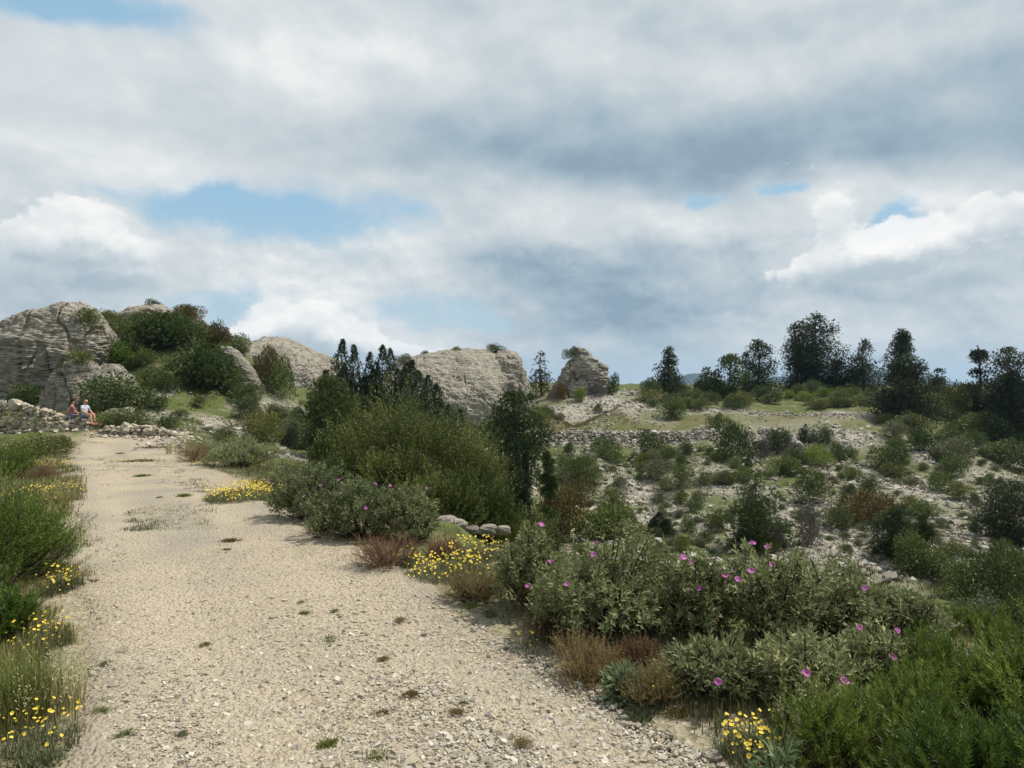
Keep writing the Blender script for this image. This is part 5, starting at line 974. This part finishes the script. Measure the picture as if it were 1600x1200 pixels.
# ---- grass and low herbs nobody could count
def grass_field(name, n, x0, x1, y0, y1, h, nb, ww, tint, mat, keep, pw=1., spread=.06):
    x, y = screen_scatter(n, x0, x1, y0, y1, pw); k = keep(x, y); x, y = x[k], y[k]; mb = MB(); tuft(mb, np.stack([x, y, H(x, y)], 1), h * rng.uniform(.5, 1.2, len(x)), nb, spread, ww, tint); o = mb.obj(name, mat); tag(o, kind='stuff')
lf = lambda x, y: (path_w(x, y) < -.02 + fbm(np.stack([x, y], 1), 1.6, 3, 61) * .38) & (x < np.interp(y, YS, XL) + .5)
grass_field('verge_grass', 2600, -120, 170, 705, 1300, .10, 9, .0022, .42, M_grassg, lf)
grass_field('dry_verge_grass', 6500, -120, 200, 700, 1300, .11, 9, .002, .5, M_grassd, lf)
rt = lambda x, y: (x > np.interp(y, YS, XR) + .05) & (x < np.interp(y, YS, XR) + 3.2)
grass_field('edge_grass', 4600, 260, 1600, 700, 1300, .11, 8, .002, .35, M_grassd, rt)
grass_field('edge_herbs', 5000, 300, 1600, 700, 1300, .08, 9, .003, .35, M_greyg, rt)
sl = lambda x, y: ((y > 18) | (x > np.interp(y, YS, XR) + 4)) & (fbm(np.stack([x, y], 1), .3, 3, 44) > -.12)
grass_field('slope_herbs', 17000, 480, 1950, 640, 1050, .16, 12, .016, .4, M_greyg, sl, spread=.22)
grass_field('slope_grass', 6500, 480, 1950, 640, 1050, .2, 10, .012, .3, M_grassd, lambda x, y: ((y > 18) | (x > np.interp(y, YS, XR) + 4)) & (fbm(np.stack([x, y], 1), .3, 3, 48) > .05), spread=.2)
grass_field('slope_green_herbs', 15000, 480, 1950, 640, 1050, .2, 12, .018, .4, M_broom, lambda x, y: ((y > 18) | (x > np.interp(y, YS, XR) + 4)) & (fbm(np.stack([x, y], 1), .22, 3, 49) > .0), spread=.25)
grass_field('path_grass', 9000, 100, 330, 690, 830, .045, 8, .004, .35, M_greyg, lambda x, y: (path_w(x, y) > .2) & (y > 7) & (fbm(np.stack([x, y], 1), .7, 3, 41) + .55 * np.exp(-((x - np.interp(y, YS, (XL + XR) / 2) - .75) / .8) ** 2) > .42), spread=.08)
grass_field('meadow_grass', 5200, 830, 1360, 644, 672, .34, 12, .018, .3, M_grassd, lambda x, y: (y > 62) & (y < 74), spread=.25)
grass_field('meadow_herbs', 3600, 830, 1400, 630, 672, .3, 12, .02, .4, M_olive, lambda x, y: (y > 62) & (fbm(np.stack([x, y], 1), .2, 3, 46) > -.2), spread=.3)
grass_field('hill_herbs', 6500, 0, 520, 500, 720, .2, 12, .016, .45, M_olive, lambda x, y: (y > 34) & (fbm(np.stack([x, y], 1), .3, 3, 47) > -.2), spread=.22)
grass_field('bank_herbs', 2600, 240, 620, 680, 800, .12, 9, .006, .4, M_greyg, lambda x, y: (x > np.interp(y, YS, XR) + .1) & (y < 34), spread=.12)
grass_field('bank_grass', 2200, 240, 620, 680, 800, .16, 9, .004, .4, M_grassd, lambda x, y: (x > np.interp(y, YS, XR) + .1) & (y < 34), spread=.12)
grass_field('far_verge_grass', 2600, -120, 150, 686, 790, .16, 9, .005, .4, M_grassd, lf, spread=.12)
grass_field('far_verge_herbs', 2200, -120, 150, 686, 790, .12, 9, .006, .4, M_greyg, lf, spread=.12)
# fallen leaves and dry litter under the shrubs
x, y = screen_scatter(9000, 350, 1600, 740, 1250); k = rt(x, y) & (path_w(x, y) < -.1 + rng.normal(size=len(x)) * .15); x, y = x[k], y[k]; mb = MB(); leaves(mb, np.stack([x, y, H(x, y) + .012], 1), rdir(len(x)) * [1, 1, .25], .022, .008, rng.uniform(0, .8, len(x))); tag(mb.obj('leaf_litter', M_heath), kind='stuff')

x, y = screen_scatter(5000, -120, 220, 720, 1290); k = (path_w(x, y) < rng.normal(size=len(x)) * .15) & (x < np.interp(y, YS, XL) + .4); x, y = x[k], y[k]; mb = MB(); leaves(mb, np.stack([x, y, H(x, y) + .012], 1), rdir(len(x)) * [1, 1, .25], .022, .007, rng.uniform(0, 1, len(x))); tag(mb.obj('verge_litter', M_grassd), kind='stuff')

# ---- two people resting on the wall
skin_m = plain_mat('skin', (.52, .30, .21), (.48, .27, .18), .6, 5); shirt_r = plain_mat('faded_red_cloth', (.36, .15, .17), (.26, .10, .14), .9, 9); shirt_b = plain_mat('pale_blue_cloth', (.50, .56, .66), (.40, .46, .56), .9, 9)
shorts_m = plain_mat('grey_blue_cloth', (.16, .18, .23), (.12, .13, .17), .9, 9); hair_d = plain_mat('dark_hair', (.03, .022, .018), (.02, .015, .012), .7, 40); cap_r = plain_mat('brick_red_cap', (.33, .11, .07), (.27, .09, .06), .9, 9); shoe_o = plain_mat('orange_shoe', (.62, .2, .10), (.5, .16, .08), .8, 9)
def skinned(name, J, E, R, mat, parent, sub=2, root=0):
    me = bpy.data.meshes.new(name); me.from_pydata([tuple(j) for j in J], E, []); o = link(name, me, parent); me.materials.append(mat)
    m = o.modifiers.new('skin', 'SKIN'); m.use_smooth_shade = True
    for i, v in enumerate(me.skin_vertices[0].data):
        r = R[i]; v.radius = (r, r) if np.isscalar(r) else r; v.use_root = (i == root)
    s = o.modifiers.new('smooth', 'SUBSURF'); s.levels = s.render_levels = sub; return o
def person(label, loc, rz, lean, top_mat, hat_mat, hair_mat, leg_side=1):
    """seated adult: pelvis at the origin, +x is forward; a body of one surface, clothes and hair its children."""
    J = [(0,0,.10),(lean*.35,0,.30),(lean*.8,0,.50),(lean,0,.60),(lean+.03,0,.67),(lean+.05,0,.78),(lean+.06,0,.88)]
    R = [(.15,.12),(.13,.105),(.155,.11),(.09,.075),.055,(.085,.095),(.07,.08)]; E = [(0,1),(1,2),(2,3),(3,4),(4,5),(5,6)]
    J.append((lean+.155,0,.775)); R.append(.016); E.append((5,7))           # nose
    for s in (-1, 1):
        b = len(J); J += [(lean,s*.17,.54),(lean+.10,s*.25,.32),(lean+.30,s*.17,.20),(lean+.38,s*.14,.18)]; R += [.06,.045,.034,.03]; E += [(2,b),(b,b+1),(b+1,b+2),(b+2,b+3)]
        for q in range(4): J.append((lean+.45+.01*(q%2), s*.14+(q-1.5)*.02, .165)); R.append(.009); E.append((b+3,len(J)-1))
        J.append((lean+.41, s*.10, .19)); R.append(.01); E.append((b+3,len(J)-1))
        b = len(J); J += [(.06,s*.10,.09),(.44,s*.12,.15),(.50,s*.12,-.24),(.56,s*.12,-.27),(.68,s*.13,-.285)]; R += [.09,.062,.042,.04,.034]; E += [(0,b),(b,b+1),(b+1,b+2),(b+2,b+3),(b+3,b+4)]
        J.append((lean+.05, s*.088, .775)); R.append(.02); E.append((5, len(J)-1))   # ear
    body = skinned('person', J, E, R, skin_m, None); body.location = loc; body.rotation_euler.z = rz; tag(body, label, 'person', 'people resting on the wall')
    sj = [(0,0,.12),(lean*.35,0,.30),(lean*.8,0,.50),(lean,0,.585)]; sr = [(.165,.135),(.15,.125),(.175,.13),(.085,.08)]; se = [(0,1),(1,2),(2,3)]
    for s in (-1, 1): b = len(sj); sj += [(lean,s*.175,.545),(lean+.07,s*.235,.40)]; sr += [.078,.066]; se += [(2,b),(b,b+1)]
    skinned('shirt', sj, se, sr, top_mat, body)
    pj = [(0,0,.08)]; pr = [(.17,.14)]; pe = []
    for s in (-1, 1): b = len(pj); pj += [(.06,s*.10,.09),(.30,s*.115,.13)]; pr += [.105,.085]; pe += [(0,b),(b,b+1)]
    skinned('shorts', pj, pe, pr, shorts_m, body)
    for s in (-1, 1): skinned('shoe', [(.525,s*.12,-.29),(.60,s*.125,-.30),(.72,s*.13,-.31)], [(0,1),(1,2)], [.055,.05,.042], shoe_o, body)
    skinned('hair', [(lean-.005,0,.74),(lean+.03,0,.86),(lean+.075,0,.895)], [(0,1),(1,2)], [(.085,.07),(.098,.085),(.07,.06)], hair_mat, body)
    if hat_mat: skinned('cap', [(lean+.03,0,.875),(lean+.06,0,.93),(lean+.17,0,.88)], [(0,1),(0,2)], [(.105,.105),(.075,.075),(.06,.016)], hat_mat, body)
    return body
d = 34.1
person('person in a red cap and faded red top sitting on the wall, seen from behind', ((109 - 800) / F * d, d, zpy(652, d) - .05), math.radians(40), .10, shirt_r, cap_r, hair_d)
person('bare legged person in pale blue shirt and orange shoes sitting at the wall end', ((131 - 800) / F * d, d, zpy(651, d) - .05), math.radians(-8), .04, shirt_b, None, hair_d)
# ------------------------------------------------------------------ the air
hv, nt = newmat('haze'); pv_ = N(nt, 'ShaderNodeVolumePrincipled', inp={'Density': .00014, 'Color': (.40, .66, .98, 1), 'Anisotropy': .2}); o_ = N(nt, 'ShaderNodeOutputMaterial'); nt.links.new(pv_.outputs[0], o_.inputs['Volume'])
mb = MB(); S_ = 4300.; lo, hi = -140., 90.
mb.add(np.array([(x * S_, y * S_, (lo, hi)[(z + 1) // 2]) for x in (-1, 1) for y in (-1, 1) for z in (-1, 1)], float), _bf)
tag(mb.obj('haze', hv), kind='stuff')
